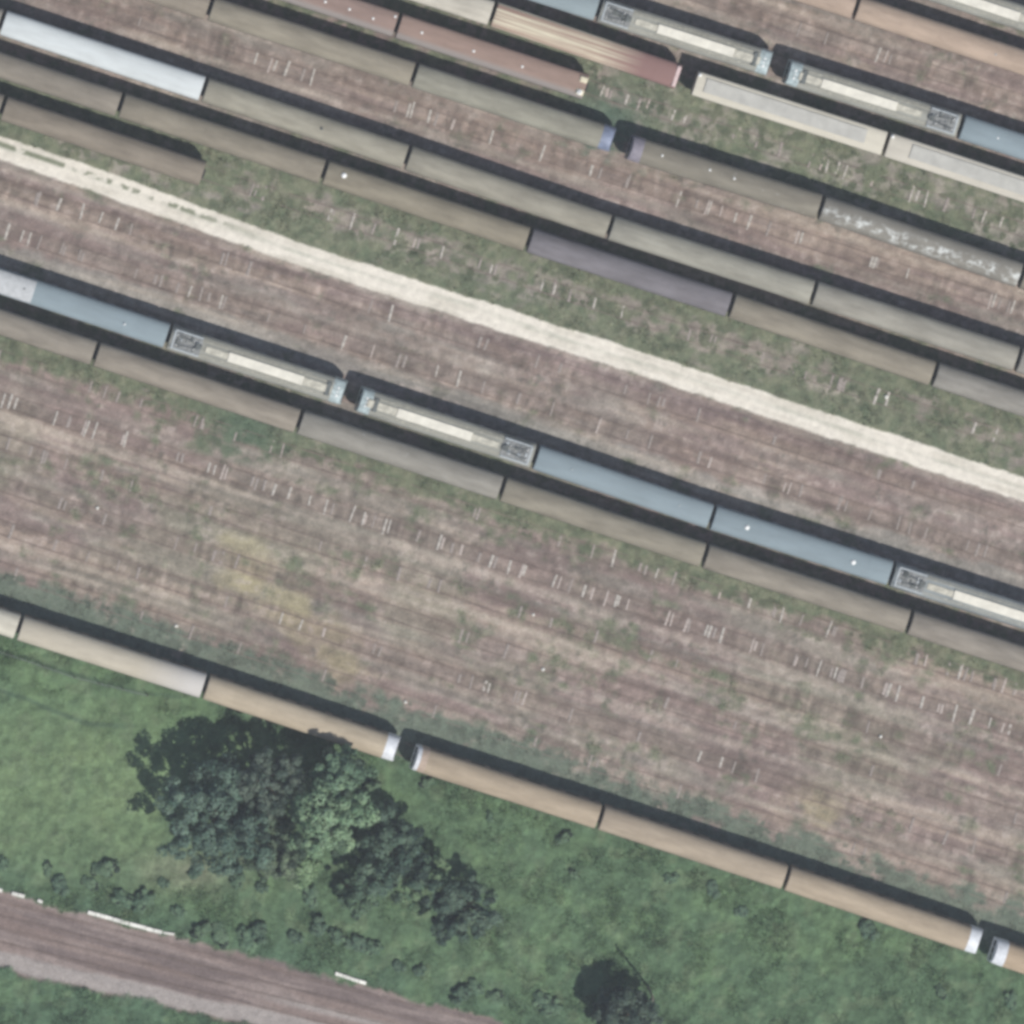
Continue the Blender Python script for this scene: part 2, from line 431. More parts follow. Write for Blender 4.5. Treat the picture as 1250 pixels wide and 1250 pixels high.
    z = z + gall * ((n_t - .5) * .24 + (n_sm - .5) * .10 + .04) * np.where(edge > .5, 1.0, .5)
    z = z - .02 * rm
    cls = np.where(rm > .5, 2, np.where(bm > .5, 3, np.where(edge > .5, 0, 1)))
    return col, gall, z, cls, edge

def grid_regions(x, y, flat=False):
    X, Y = np.meshgrid(x, y)
    col, g, z, cls, edge = field(X, Y)
    if flat: z = z * 0 - .05
    nx, ny = len(x), len(y)
    idx = np.arange(nx * ny).reshape(ny, nx)
    q = np.stack([idx[:-1, :-1], idx[:-1, 1:], idx[1:, 1:], idx[1:, :-1]], -1).reshape(-1, 4)
    V = np.stack([X, Y, z], -1).reshape(-1, 3)
    return V, q, col.reshape(-1, 3), cls[:-1, :-1].reshape(-1), X, Y

def subset(V, q, C, mask):
    f = q[mask]; used, inv = np.unique(f, return_inverse=True)
    return V[used], inv.reshape(-1, 4), C[used]

E0 = 66.0
fine = np.arange(-E0, E0 + .01, .15)
V1, q1, C1, k1, _, _ = grid_regions(fine, fine)
E0 = fine[-1]
outer = np.concatenate([[-4000, -1500, -600], np.arange(-330, -E0 - 1, 6.0), [-66.0], np.linspace(-60, 60, 21), [E0], np.arange(72, 331, 6.0), [600, 1500, 4000]])
V2, q2, C2, k2, _, _ = grid_regions(outer, outer, True)
cen = V2[q2].mean(1); hole = (np.abs(cen[:, 0]) < E0) & (np.abs(cen[:, 1]) < E0)
for cls, name, mat in ((0, 'ground', M_ground), (1, 'railway_yard', M_ballast), (2, 'gravel_road', M_road), (3, 'railway_bed', M_ballast)):
    a = subset(V1, q1, C1, k1 == cls); b = subset(V2, q2, C2, (k2 == cls) & ~hole)
    V = np.concatenate([a[0], b[0]]); Q = np.concatenate([a[1], b[1] + len(a[0])]); Cc = np.concatenate([a[2], b[2]])
    o = link(name, np_mesh(name, V, Q, mat, Cc)); tag(o, kind='structure')

# ------------------------------------------------------------------ grass and weeds (uncountable)
rng = np.random.default_rng(5)
def tufts(P, hgt, spread, cols, blades=3):
    n = len(P)
    vs = np.zeros((n, blades, 3, 3)); 
    for b in range(blades):
        a = rng.uniform(0, 2 * np.pi, n); r = spread * rng.uniform(.3, 1, n); h = hgt * rng.uniform(.6, 1.2, n)
        wd = rng.uniform(.05, .13, n) * (hgt / .3) ** .5
        dx, dy = np.cos(a), np.sin(a)
        base = P + np.stack([dx * r * .2, dy * r * .2, np.zeros(n)], -1)
        side = np.stack([-dy * wd, dx * wd, np.zeros(n)], -1)
        vs[:, b, 0] = base - side; vs[:, b, 1] = base + side
        vs[:, b, 2] = P + np.stack([dx * r, dy * r, h], -1)
    V = vs.reshape(-1, 3); Q = np.arange(len(V)).reshape(-1, 3)
    Cc = np.repeat(cols, blades * 3, 0)
    return V, Q, Cc
def scatter(n, x0, x1, y0, y1, want):
    X = rng.uniform(x0, x1, n); Y = rng.uniform(y0, y1, n)
    col, g, z, cls, edge = field(X, Y)
    keep = want(X, Y, g, cls, edge)
    return X[keep], Y[keep], z[keep], col[keep], g[keep], edge[keep]
Xg, Yg, zg, cg, gg, eg = scatter(330000, -62, 62, -62, 6, lambda X, Y, g, c, e: (e > .5) & (c == 0))
cg = cg * rng.uniform(1.05, 1.75, (len(Xg), 1)) * rng.uniform(.93, 1.07, (len(Xg), 3))
hh = .04 + .20 * fbm(Xg / 2.2, Yg / 2.2, 81, 3) ** 1.6
hh = hh * np.where(np.hypot(gx(0) + 7 - Xg, (Yg - gy(965)) * 1.6) < 17, .45, 1)
V, Q, Cc = tufts(np.stack([Xg, Yg, zg - .03], -1), hh, .1 + hh * .9, cg)
o = link('grass', np_mesh('grass', V, Q, M_leaf, Cc, False)); tag(o, kind='stuff')
Xg, Yg, zg, cg, gg, eg = scatter(420000, -62, 62, -62, 62, lambda X, Y, g, c, e: (e < .5) & (c == 1) & (g > .25) & (rng.uniform(0, 1, len(X)) < g * .8))
cg = cg * rng.uniform(.9, 1.6, (len(Xg), 1)) * rng.uniform(.93, 1.07, (len(Xg), 3))
hh = .03 + .14 * fbm(Xg / 1.6, Yg / 1.6, 85, 3) ** 1.5
V, Q, Cc = tufts(np.stack([Xg, Yg, zg - .02], -1), hh, .08 + hh, cg)
o = link('weeds', np_mesh('weeds', V, Q, M_leaf, Cc, False)); tag(o, kind='stuff')

# ------------------------------------------------------------------ trains
RAIL_TOP = .045
def prof_roof(W, z0, rise, ex, n=19):
    pts = []
    for i in range(n):
        t = math.pi * i / (n - 1)
        cx, sn = math.cos(t), math.sin(t)
        y = -W * math.copysign(abs(cx) ** (2 / ex), cx); z = z0 + rise * abs(sn) ** (2 / ex)
        pts.append((y, z))
    return pts                                   # from -y (south) over the top to +y
MESH = {}
RAKE = .17
KINDS = {  # half width, cantrail height, rise, exponent
    'round': (1.36, 2.62, 1.14, 2.05), 'flat': (1.36, 2.72, .92, 2.35), 'box': (1.36, 2.9, .72, 2.5), 'wagon': (1.34, 3.0, .5, 3.2)}

def cached(key, fn):
    if key not in MESH: MESH[key] = fn()
    return MESH[key]

def nose_pts(ring, W, k):
    """ring k (0..1) of a cab nose: pulls in and rakes back with height"""
    out = []
    for (y, z) in ring:
        out.append((y * (1 - .10 * k), .95 + (z - .95) * (1 - .10 * k * k)))
    return out

def mesh_roof(kind, L, cab, mat):
    W, z0, rise, ex = KINDS[kind]
    def f():
        mb = MB(); pr = prof_roof(W, z0, rise, ex); rings = []
        xe = L / 2 - (1.5 if cab else 0)
        xs = [-L / 2, -L / 2 + .02, -L / 2 + .12] + [(-L / 2 + .12) + (xe - .12 + L / 2 - .12) * i / 8 for i in range(1, 8)] + [xe - (.0 if cab else .12)] + ([] if cab else [xe - .02, xe])
        for x in xs:
            e = min(x + L / 2, (xe - x) if not cab else 9)
            k = .90 if e < .01 else (.965 if e < .05 else 1)
            rings.append([(x, y * (1 - (1 - k) * .3), z0 + (z - z0) * k) for y, z in pr])
        mb.loft(rings, 0, True, True, True)
        # gutters: narrow ledge along each cantrail
        for s in (-1, 1):
            mb.box(((xe - L / 2) / 2, s * (W + .012), z0 + .02), (L - .1 - (1.5 if cab else 0), .04, .05), 1)
        # weld seams across the roof
        nseam = int(L / 2.4)
        for i in range(1, nseam):
            x = -L / 2 + (xe + L / 2) * i / nseam
            r0 = [(x - .018, y * 1.002, z + .007) for y, z in pr[2:-2]]; r1 = [(x + .018, y * 1.002, z + .007) for y, z in pr[2:-2]]
            mb.loft([r0, r1], 0, True)
        return mb.mesh(kind + '_roof', [mat, M_under])
    return cached(('roof', kind, round(L, 1), cab, mat.name), f)

def mesh_body(kind, L, cab, bmat):
    W, z0, rise, ex = KINDS[kind]
    def f():
        mb = MB(); pr = prof_roof(W, z0, rise, ex)
        xe = L / 2 - (1.5 if cab else 0); x0 = -L / 2 + .02; x1 = xe - .02
        side = [(W * .95, .85), (W, 1.25), (W, 1.9), (W, z0)]
        for s in (-1, 1):
            r = [[(x, s * y, z) for y, z in side] for x in (x0, x1)]
            mb.loft(r if s < 0 else [list(reversed(q)) for q in r], 0, False)
        for x in ((x0,) if cab else (x0, x1)):
            ring = [(x, -y, z) for y, z in side] + [(x, y * .99, z0 + (z - z0) * .88) for y, z in pr[1:-1]] + [(x, y, z) for y, z in reversed(side)]
            mb.add(ring, [tuple(range(len(ring)))], 0)
        mb.add([(x0, -W * .95, .85), (x1, -W * .95, .85), (x1, W * .95, .85), (x0, W * .95, .85)], [(0, 1, 2, 3)], 1)
        # windows and doors on both sides, a few millimetres proud
        nwin = 9; span = x1 - x0
        for s in (-1, 1):
            for i in range(nwin):
                xc = x0 + span * (i + .5) / nwin
                door = i in (0, nwin - 1, nwin // 2)
                w, zb, zt = (1.2, 1.05, 2.55) if door else (1.5, 1.65, 2.45)
                yy = s * (W + .006)
                if door:
                    for dx in (-w / 2, w / 2):
                        mb.add([(xc + dx - .02, yy, zb), (xc + dx + .02, yy, zb), (xc + dx + .02, yy, zt), (xc + dx - .02, yy, zt)], [(0, 1, 2, 3)], 1)
                    zb2 = 1.75; w2 = .7
                else: zb2, w2 = zb, w
                mb.add([(xc - w2 / 2, yy, zb2), (xc + w2 / 2, yy, zb2), (xc + w2 / 2, yy, zt - .08), (xc - w2 / 2, yy, zt - .08)], [(0, 1, 2, 3)], 2)
        # underframe equipment
        mb.box((0, 0, .66), (L * .42, 1.9, .36), 1)
        mb.box((-L / 2 + .1, 0, .75), (.16, 2.2, .22), 1)
        if not cab: mb.box((L / 2 - .1, 0, .75), (.16, 2.2, .22), 1)
        return mb.mesh('coach_body', [bmat, M_under, M_glass])
    return cached(('body', kind, round(L, 1), cab, bmat.name), f)

def mesh_bogie():
    def f():
        mb = MB()
        for s in (-1, 1):
            mb.box((0, s * 1.0, .5), (3.2, .14, .26), 0)
            mb.box((0, s * 1.0, .68), (.8, .3, .16), 0)
            for x in (-1.25, 1.25):
                mb.tube([(x, s * .66, .44), (x, s * .79, .44)], [.44, .44], 20, 1)
        mb.box((0, 0, .55), (.6, 2.0, .2), 0)
        for x in (-1.25, 1.25): mb.tube([(x, -.66, .44), (x, .66, .44)], [.08, .08], 8, 1)
        return mb.mesh('bogie', [M_under, M_rust])
    return cached('bogie', f)

def mesh_gangway():
    def f():
        mb = MB()
        for i in range(4):
            w = 1.0 if i % 2 == 0 else .9
            mb.box((.03 + i * .06, 0, 1.95), (.062, w, 2.1 if i % 2 == 0 else 2.0), 0)
        return mb.mesh('gangway', [M_rubber])
    return cached('gangway', f)

def mesh_cab(kind, L, mat, front):
    W, z0, rise, ex = KINDS[kind]
    def f():
        mb = MB(); pr = prof_roof(W, z0, rise, ex)
        full = [(-W * .95, .85), (-W, 1.25), (-W, 1.9)] + pr + [(W, 1.9), (W, 1.25), (W * .95, .85)]
        xb = L / 2 - 1.5; rings = []
        for k in (0, .35, .65, .85, 1):
            r = []
            for y, z in full:
                zz = .85 + (z - .85) * (1 - .03 * k ** 2.2); yy = y * (1 - .04 * k ** 3)
                rake = max(0, zz - 1.7) * RAKE * k
                r.append((xb + .002 + 1.5 * k - rake, yy, zz))
            rings.append(r)
        mb.loft(rings[:3], 0, True); mb.loft(rings[2:], 1, True)
        last = rings[-1]; n = len(last)
        mb.add(last, [tuple(range(n))], 1)
        return mb.mesh('cab', [mat, front])
    return cached(('cab', kind, round(L, 1), mat.name, front.name), f)

def mesh_windscreen(kind, L):
    W, z0, rise, ex = KINDS[kind]
    def f():
        mb = MB()
        for s in (-1, 0, 1):
            yc = s * W * .56; w = W * .5
            def P(y, z): return (L / 2 - max(0, z - 1.7) * RAKE + .014, y, z)
            mb.add([P(yc - w / 2, 1.95), P(yc + w / 2, 1.95), P(yc + w / 2, 2.7), P(yc - w / 2, 2.7)], [(0, 1, 2, 3)], 0)
        return mb.mesh('windscreen', [M_glass])
    return cached(('ws', kind, round(L, 1)), f)

def dome(name, mat, r=.2, h=.12):
    def f():
        mb = MB(); rings = []
        for z, k in ((-.1, 1), (h * .3, 1), (h * .75, .8), (h, .35)):
            rings.append([(r * k * math.cos(t * math.pi / 5), r * k * math.sin(t * math.pi / 5), z) for t in range(10)])
        mb.loft(rings, 0, True, closed=True); mb.add(rings[-1], [tuple(range(10))], 0)
        return mb.mesh(name, [mat])
    return cached(('dome', name, mat.name, r, h), f)

def lin(r, g, b):
    f = lambda c: (c / 255 / 12.92) if c < 10 else ((c / 255 + .055) / 1.055) ** 2.4
    return (f(r), f(g), f(b), 1)

def roof_z(kind, y):
    W, z0, rise, ex = KINDS[kind]
    return z0 + rise * max(0, 1 - (abs(y) / W) ** ex) ** (1 / ex)

def coach(p0, p1, kind, color, label, name='railway_coach', cat='railway coach', group=None, cab=0, roofmat=None, bmat='green',
          extras=None, cabmat=None, cabfront=None, gang=True, gap=.42, free=False):
    """p0,p1: photograph pixels of the two ends at roof height; cab: 0 none, 1 at p1, -1 at p0"""
    roofmat = roofmat or M_roof
    if kind == 'round' and roofmat in (M_roof, M_roof_speck, M_roof_lichen): color = tuple(x * .87 for x in color[:3]) + (1,)
    a = at(p0[0] - 1, p0[1] + DY, 3.35); b = at(p1[0] - 1, p1[1] + DY, 3.35)
    if cab == -1: a, b = b, a                     # local +x points to the cab
    d = b - a; full = d.length; rz = math.atan2(d.y, d.x); d.normalize()
    g0, g1 = gap / 2, (0 if cab else (.02 if free else gap / 2))
    L = full - g0 - g1
    Lm = round(L * 5) / 5                         # shared meshes, stretched by a few millimetres per metre
    c = a + d * (g0 + L / 2)
    root = empty(name, (c.x, c.y, RAIL_TOP), rz)
    root.scale = (L / Lm, 1, 1)
    tag(root, label, cat, group)
    link('body', mesh_body(kind, Lm, bool(cab), M_bodies[bmat]), root)
    rf = link('roof', mesh_roof(kind, Lm, bool(cab), roofmat), root); rf.color = color
    for x in (-Lm / 2 + 3.6, Lm / 2 - (4.2 if cab else 3.6)):
        o = link('bogie', mesh_bogie(), root); o.location.x = x
    if gang:
        o = link('gangway', mesh_gangway(), root); o.location.x = -Lm / 2 + .01; o.rotation_euler.z = math.pi
        if not cab:
            o = link('gangway', mesh_gangway(), root); o.location.x = Lm / 2 - .01
    if cab:
        cb = link('cab', mesh_cab(kind, Lm, cabmat or M_cabblue, cabfront or cabmat or M_cabblue), root)
        link('windscreen', mesh_windscreen(kind, Lm), cb)
    if extras: extras(root, kind, Lm, cab)
    return root

def vents(lst, mat=None, r=.16, h=.12, name='roof_vent'):
    def f(root, kind, L, cab):
        for (t, y) in lst:
            o = link(name, dome(name, mat or M_lightgrey, r, h), root)
            yy = -y if cab == -1 else y; x = (t - .5) * L
            o.location = (-x if cab == -1 else x, yy, roof_z(kind, y) - .02)
    return f

def motor_extras(x_a, x_b, x_c, x_d):
    """white roof panel from x_a to x_b (fractions from the inner end), dirty panels to x_c.. and x_d.., equipment well at the inner end"""
    def f(root, kind, L, cab):
        def X(t): return (t - .5) * L
        W = KINDS[kind][0]; zt = roof_z(kind, .5)
        def panel(t0, t1, w, h, mat, y0=0.0, bev=.05):
            mb = MB(); mb.box((0, 0, h / 2 - .06), (X(t1) - X(t0) - .02, w, h + .12), 0, 0, bev)
            return mb.mesh('panel', [mat])
        sy = 1
        o = link('roof_panel', cached(('pan', 'w', L, x_a, x_b), lambda: panel(x_a, x_b, 1.02, .22, M_cream_walk)), root)
        o.location = ((X(x_a) + X(x_b)) / 2, 0, zt)
        o = link('roof_panel', cached(('pan', 'c', L, x_b, x_d), lambda: panel(x_b, x_d, .86, .15, M_dirty_cream)), root)
        o.location = ((X(x_b) + X(x_d)) / 2, 0, zt)
        o = link('roof_panel', cached(('pan', 'd', L, x_c, x_a), lambda: panel(x_c, x_a, .7, .13, M_dirty_cream)), root)
        o.location = ((X(x_c) + X(x_a)) / 2, 0, zt)
        # cable conduits each side
        def cond():
            mb = MB()
            for s in (-1, 1):
                y = s * .78; z = roof_z(kind, y) + .05
                mb.tube([(X(.1), y, z), (X(.92), y, z)], [.045, .045], 6)
                y = s * 1.0; z = roof_z(kind, y) + .03
                mb.tube([(X(.18), y, z), (X(.8), y, z)], [.03, .03], 6)
                for k in range(9):
                    mb.box((X(.14 + .085 * k), s * .78, roof_z(kind, .78) + .03), (.12, .16, .1), 0)
            return mb.mesh('conduit', [M_dirty_cream])
        link('conduit', cached(('cond', L), cond), root)
        # equipment well: light coamings, dark floor, frame and insulators
        def well():
            mb = MB(); z = roof_z(kind, .9)
            for s in (-1, 1): mb.box((X(.095), s * .98, z + .06), (X(.175) - X(.015), .22, .2), 0, 0, .05)
            mb.box((X(.02), 0, z + .16), (.22, 1.9, .2), 0, 0, .04)
            return mb.mesh('equipment_coaming', [M_lightgrey])
        wz = link('equipment_well', cached(('wellfloor', L, x_a), lambda: wellfloor(kind, X, int(x_a * 1000 + x_d * 100))), root)
        link('coaming', cached(('well', L), well), wz)
        def panto():
            mb = MB(); z = roof_z(kind, .0) + .24
            for s in (-1, 1):
                mb.tube([(X(.045), s * .5, z), (X(.15), s * .22, z + .10)], [.035, .03], 6)
                mb.tube([(X(.15), s * .22, z + .10), (X(.06), s * .55, z + .2)], [.028, .025], 6)
            for x in (.055, .07): mb.tube([(X(x), -.8, z + .16), (X(x), -.5, z + .24), (X(x), .5, z + .24), (X(x), .8, z + .16)], [.03] * 4, 6)
            mb.box((X(.155), 0, z + .02), (.35, .7, .22), 0)
            return mb.mesh('pantograph', [M_darkgrey])
        link('pantograph', cached(('panto', L), panto), root)
        for (t, y) in ((.035, .55), (.04, -.55), (.13, .45), (.135, -.45)):
            o = link('insulator', dome('insulator', M_whitepaint, .09, .28), root); o.location = (X(t), y, roof_z(kind, y) + .12)
        # horns and lamp cluster on the cab roof
        for (dx, y, r) in ((-.55, .42, .15), (-.55, -.42, .17), (-.42, 0, .12)):
            o = link('cab_horn', dome('cab_horn', M_whitepaint, r, .16), root); o.location = (L / 2 - 1.0 + dx * -.2, y, roof_z(kind, y) - .12)
        mb = None
        def hood():
            mb = MB(); z = roof_z(kind, .5)
            mb.box((L / 2 - 1.95, 0, z + .08), (.5, 1.5, .22), 0, 0, .05)
            return mb.mesh('cab_hood', [M_darkgrey])
        link('roof_pod', cached(('hood', L), hood), root)
    return f
def wellfloor(kind, X, sd):
    rn = random.Random(sd); mb = MB(); z = roof_z(kind, .8) + .06
    mb.box((X(.1), 0, z + .02), (X(.175) - X(.02), 1.62, .2), 0)
    for k in range(7): mb.box((X(.04 + .019 * k), rn.uniform(-.6, .6), z + .16), (rn.uniform(.2, .5), rn.uniform(.25, .7), .16), rn.choice((1, 0, 3, 0)), 0, .03)
    mb.box((X(.165), 0, z + .2), (.5, .5, .3), 2, 0, .04)
    return mb.mesh('equipment_well', [simple('well_floor', (.21, .215, .21), .85, var=.35, scale=3), M_darkgrey, M_darkgrey, M_lightgrey])

TRACKS = {}      # name -> pixel polyline at roof height (trains) ; used for the rails
DY = 2.5
def rake(key, ends):
    global DY
    DY = 4.0 if key in ('A', 'T0', 'Tm1', 'Tm2', 'Tm3') else 2.2
    TRACKS[key] = [at(p[0] - 1, p[1] + DY, 3.35) for p in ends]

# ---- T1 : long rake of round-roofed coaches, silver coach on the left
g1 = 'coaches of the long upper row that begins with the silver roof'
E = [(-245, -56), (2.7, 25), (249.7, 106.9), (498, 190), (745.4, 275.5), (994, 355.6), (1243.9, 436.6), (1493, 518)]
rake('T1', E)
labs = ['grey roofed coach at the left frame edge, coupled behind the silver white coach',
        'silver white roofed coach, the brightest roof in the yard, upper left',
        'grey beige coach coupled directly right of the silver white roofed coach',
        'grey beige coach, second right of the silver roofed coach in its row',
        'pale grey coach, third right of the silver roofed coach, north of the purple grey roof',
        'pale grey coach, fourth right of the silver roofed coach in its row',
        'grey coach at the right frame edge, last of the row with the silver roof']
cl = [lin(155, 150, 140), lin(198, 203, 202), lin(161, 156, 140), lin(157, 152, 137), lin(160, 157, 144), lin(160, 156, 144), lin(155, 151, 142)]
for i in range(7):
    coach(E[i], E[i + 1], 'round' if i != 1 else 'flat', cl[i], labs[i], group=g1, bmat='grey' if i == 1 else 'green',
          roofmat=M_roof_clean if i == 1 else M_roof, extras=vents([(.58, .05)], M_darkgrey, .17, .2) if i == 2 else None)
# ---- T2
g2 = 'coaches of the brown roofed row south of the silver roof'
E = [(-101, 43.5), (147.8, 126), (396.5, 207.7), (646.3, 290.7), (893.2, 370.7), (1141.6, 454.6), (1390, 537)]
rake('T2', E)
labs = ['brown grey coach at the left frame edge, directly south of the silver roofed coach',
        'brown grey coach, second from left in the row directly south of the silver roof',
        'brown grey coach with one bright white roof spot near its left end',
        'dark purple grey roofed coach between two brown grey coaches',
        'brown grey coach coupled right of the dark purple grey roofed coach',
        'grey coach at the right frame edge, second right of the purple grey roofed coach']
cl = [lin(143, 135, 122), lin(144, 136, 120), lin(146, 138, 120), lin(126, 122, 125), lin(149, 141, 125), lin(149, 145, 136)]
for i in range(6):
    coach(E[i], E[i + 1], 'round', cl[i], labs[i], group=g2, roofmat=M_roof,
          extras=vents([(.085, .35)], M_whitepaint, .3, .2) if i == 2 else None)
# ---- T3
E = [(-243, 47), (3.8, 129.4), (250.4, 211)]
rake('T3', E)
coach(E[0], E[1], 'round', lin(137, 129, 116), 'brown grey coach at the left frame edge, beside the start of the pale gravel road', group='short row of coaches beside the gravel road')
coach(E[1], E[2], 'round', lin(143, 133, 118), 'brown grey coach ending the short row beside the gravel road, grass beyond its end', group='short row of coaches beside the gravel road')
# ---- T0
g0 = 'coaches of the beige row above the reddish empty siding'
E = [(7, -76), (257, 6), (506.2, 87.4), (751, 168)]
F = [(769, 176), (1003, 249), (1248, 333), (1482, 411)]
rake('T0', E + F)
coach(E[0], E[1], 'round', lin(147, 137, 122), 'beige coach cut by the top frame edge, left of the beige coach line', group=g0)
coach(E[1], E[2], 'round', lin(153, 145, 128), 'beige grey coach entering from the top left, ahead of the blue grey cab', group=g0)
coach(E[2], E[3], 'round', lin(153, 150, 135), 'beige driving coach whose blue grey cab faces right', 'driving_coach', 'railway coach', g0, cab=1, cabmat=M_cabblue)
coach(F[0], F[1], 'round', lin(138, 132, 118), 'stained tan driving coach with dull purple cab facing left', 'driving_coach', 'railway coach', g0, cab=-1,
      cabmat=simple('cab_purple_grey', (.22, .2, .23), .6, var=.2), roofmat=M_roof_speck, extras=vents([(.17, .25), (.42, .3), (.55, .2)], M_whitepaint, .14))
coach(F[1], F[2], 'round', lin(140, 136, 126), 'grey brown coach blotched with white lichen patches at right', group=g0, roofmat=M_roof_lichen)
coach(F[2], F[3], 'round', lin(147, 139, 124), 'coach mostly out of frame right of the white blotched coach', group=g0)
# ---- Tm1 (red)
gr1 = 'faded red roofed coaches at the top'
E = [(256, -49), (486, 27), (716, 102.5)]
rake('Tm1', E)
coach(E[0], E[1], 'box', lin(142, 121, 111), 'faded red roofed coach running out of the top frame edge', group=gr1, roofmat=M_roof_red, bmat='red',
      extras=vents([(.62, 0), (.75, .05), (.88, -.1), (.985, .85)], M_whitepaint, .15))
def redend(root, kind, L, cab):
    vents([(.12, .1), (.40, -.05), (.66, .0)], M_whitepaint, .15)(root, kind, L, cab)
    for y in (-.68, .72):
        mb = MB(); mb.box((0, 0, 0), (.85, .62, .34), 0, 0, .08)
        o = link('end_box', cached('endbox', lambda: mb.mesh('end_box', [M_yellow])), root)
        o.location = (L / 2 - .45, y, roof_z(kind, y) + .0)
    o = link('roof_vent', dome('roof_vent', M_whitepaint, .3, .2), root); o.location = (L / 2 - .5, -.68, roof_z(kind, .68) + .16)
    o = link('roof_vent', dome('roof_vent', M_darkgrey, .09, .2), root); o.location = (L / 2 - .45, -.70, roof_z(kind, .68) + .28)
coach(E[1], E[2], 'box', lin(147, 125, 113), 'faded red roofed coach ending in two pale boxes above weedy track', group=gr1, roofmat=M_roof_red, bmat='red', extras=redend, free=True)
# ---- Tm2 (cream)
E = [(370, -63), (602.6, 12.8), (829.5, 90)]
F = [(847.5, 96.8), (1082.6, 172), (1317, 249)]
rake('Tm2', E + F)
coach(E[0], E[1], 'box', lin(188, 182, 168), 'cream roofed coach cut by the top frame edge, left of the streaked coach', group='cream roofed coaches at the top', bmat='cream')
def pinkend(root, kind, L, cab):
    mb = MB(); mb.box((0, 0, 0), (.42, 2.3, .2), 0, 0, .05)
    o = link('end_beam', mb.mesh('end_beam', [simple('pink_white_paint', (.55, .42, .40), .6)]), root); o.location = (L / 2 - .25, 0, roof_z(kind, .9) + .04)
coach(E[1], E[2], 'box', lin(205, 196, 172), 'cream roofed coach with brown streaks turning rusty red at its right end', group='cream roofed coaches at the top', roofmat=M_roof_streak, bmat='red', extras=pinkend, free=True)
def trough(x0, x1):
    def f(root, kind, L, cab):
        mb = MB(); W = KINDS[kind][0]; zc = roof_z(kind, .75)
        mb.box(((x0 + x1) / 2 * L - L / 2, .12, zc + .06), ((x1 - x0) * L, 1.5, .16), 0)
        link('roof_recess', mb.mesh('roof_recess', [M_recess]), root)
        o = link('roof_vent', dome('roof_vent', M_whitepaint, .2, .25), root); o.location = (-L / 2 + .2, 1.0, roof_z(kind, 1.0))
    return f
coach(F[0], F[1], 'wagon', lin(196, 190, 174), 'pale cream wagon with long grey roof panel, starting beside the rusty red end', name='railway_wagon', cat='railway wagon', group='pale cream wagons at upper right', roofmat=M_roof_clean, bmat='cream', extras=trough(.05, .90), gang=False)
coach(F[1], F[2], 'wagon', lin(192, 186, 172), 'pale cream wagon at the right frame edge, coupled behind the grey panelled one', name='railway_wagon', cat='railway wagon', group='pale cream wagons at upper right', roofmat=M_roof_clean, bmat='cream', extras=trough(.12, .95), gang=False)
# ---- Tm3 (blue electric units)
g3 = 'electric unit cars in the top right row'
gA = 'electric unit cars in the middle row'
def unit(p0, p1, cab, label, g, xs=(.33, .76, .22, .92), col=lin(150, 150, 141)):
    return coach(p0, p1, 'flat', col, label, 'electric_motor_car', 'train car', g, cab=cab, bmat='blue', roofmat=M_roof, extras=motor_extras(xs[0], xs[1], xs[2], xs[3]),
                 cabmat=M_cabteal, cabfront=M_cabteal)
BLUE = lin(131, 144, 149)
E = [(515, -62), (732, 7.4), (943, 74.8)]; F = [(961.5, 83.5), (1173.6, 150.5), (1391, 222)]
rake('Tm3', E + F)
coach(E[0], E[1], 'flat', lin(134, 146, 149), 'blue grey flat roofed train car cut by the top frame edge', 'electric_train_car', 'train car', g3, bmat='blue', roofmat=M_roof_clean)
unit(E[1], E[2], 1, 'motor car with white roof panel at top, its cab facing right', g3, (.33, .78, .2, .93))
unit(F[0], F[1], -1, 'motor car with white roof panel at upper right, its cab facing left', g3, (.36, .80, .22, .93))
coach(F[1], F[2], 'flat', BLUE, 'blue grey flat roofed train car cut by the right frame edge', 'electric_train_car', 'train car', g3, bmat='blue', roofmat=M_roof_clean, extras=vents([(.2, .1)], M_whitepaint, .12))
# ---- Tm4 (orange tinted) and Tm5
E = [(808, -71), (1046, 7), (1284, 85)]
rake('Tm4', E)
coach(E[0], E[1], 'round', lin(170, 150, 133), 'rust tinted coach barely showing at the top frame edge', group='rust tinted coaches at top right', roofmat=M_roof_orange, bmat='brown')
coach(E[1], E[2], 'round', lin(174, 154, 136), 'rust tinted tan coach at the top right, south of the white panelled car', group='rust tinted coaches at top right', roofmat=M_roof_orange, bmat='brown', extras=vents([(.72, -.1)], M_lightgrey, .12))
E = [(1083, -35), (1296, 35)]
rake('Tm5', E)
unit(E[0], E[1], 1, 'motor car with white roof panel in the top right corner', g3)
# ---- A (middle row)
E = [(-10, 336), (206.6, 407), (422.5, 477)]; F = [(438.5, 483.5), (654, 553.9), (870.2, 627.5), (1089.8, 696.8), (1305, 766)]
rake('A', E + F)
def endpatch(root, kind, L, cab):
    mb = MB(); W, z0, rise, ex = KINDS[kind]; pr = prof_roof(W, z0, rise, ex)[3:-3]
    mb.loft([[(x, y * (1.012 if 0 < k < 3 else .99), z + (.03 if 0 < k < 3 else -.02)) for y, z in pr] for k, x in enumerate((-L / 2 + .14, -L / 2 + .15, -L / 2 + 4.6, -L / 2 + 4.61))], 0, False)
    link('roof_panel', mb.mesh('light_panel', [simple('pale_grey_panel', (.42, .43, .43), .7, var=.12, scale=2)]), root)
    vents([(.18, .1)], M_darkgrey, .12)(root, kind, L, cab)
    vents([(.76, -.15)], M_whitepaint, .13, .25)(root, kind, L, cab)
coach(E[0], E[1], 'flat', BLUE, 'blue grey train car at left with paler panel at its left end', 'electric_train_car', 'train car', gA, bmat='blue', roofmat=M_roof_clean, extras=endpatch)
unit(E[1], E[2], 1, 'motor car with white roof panel in middle row, its cab facing right', gA, (.33, .76, .2, .92))
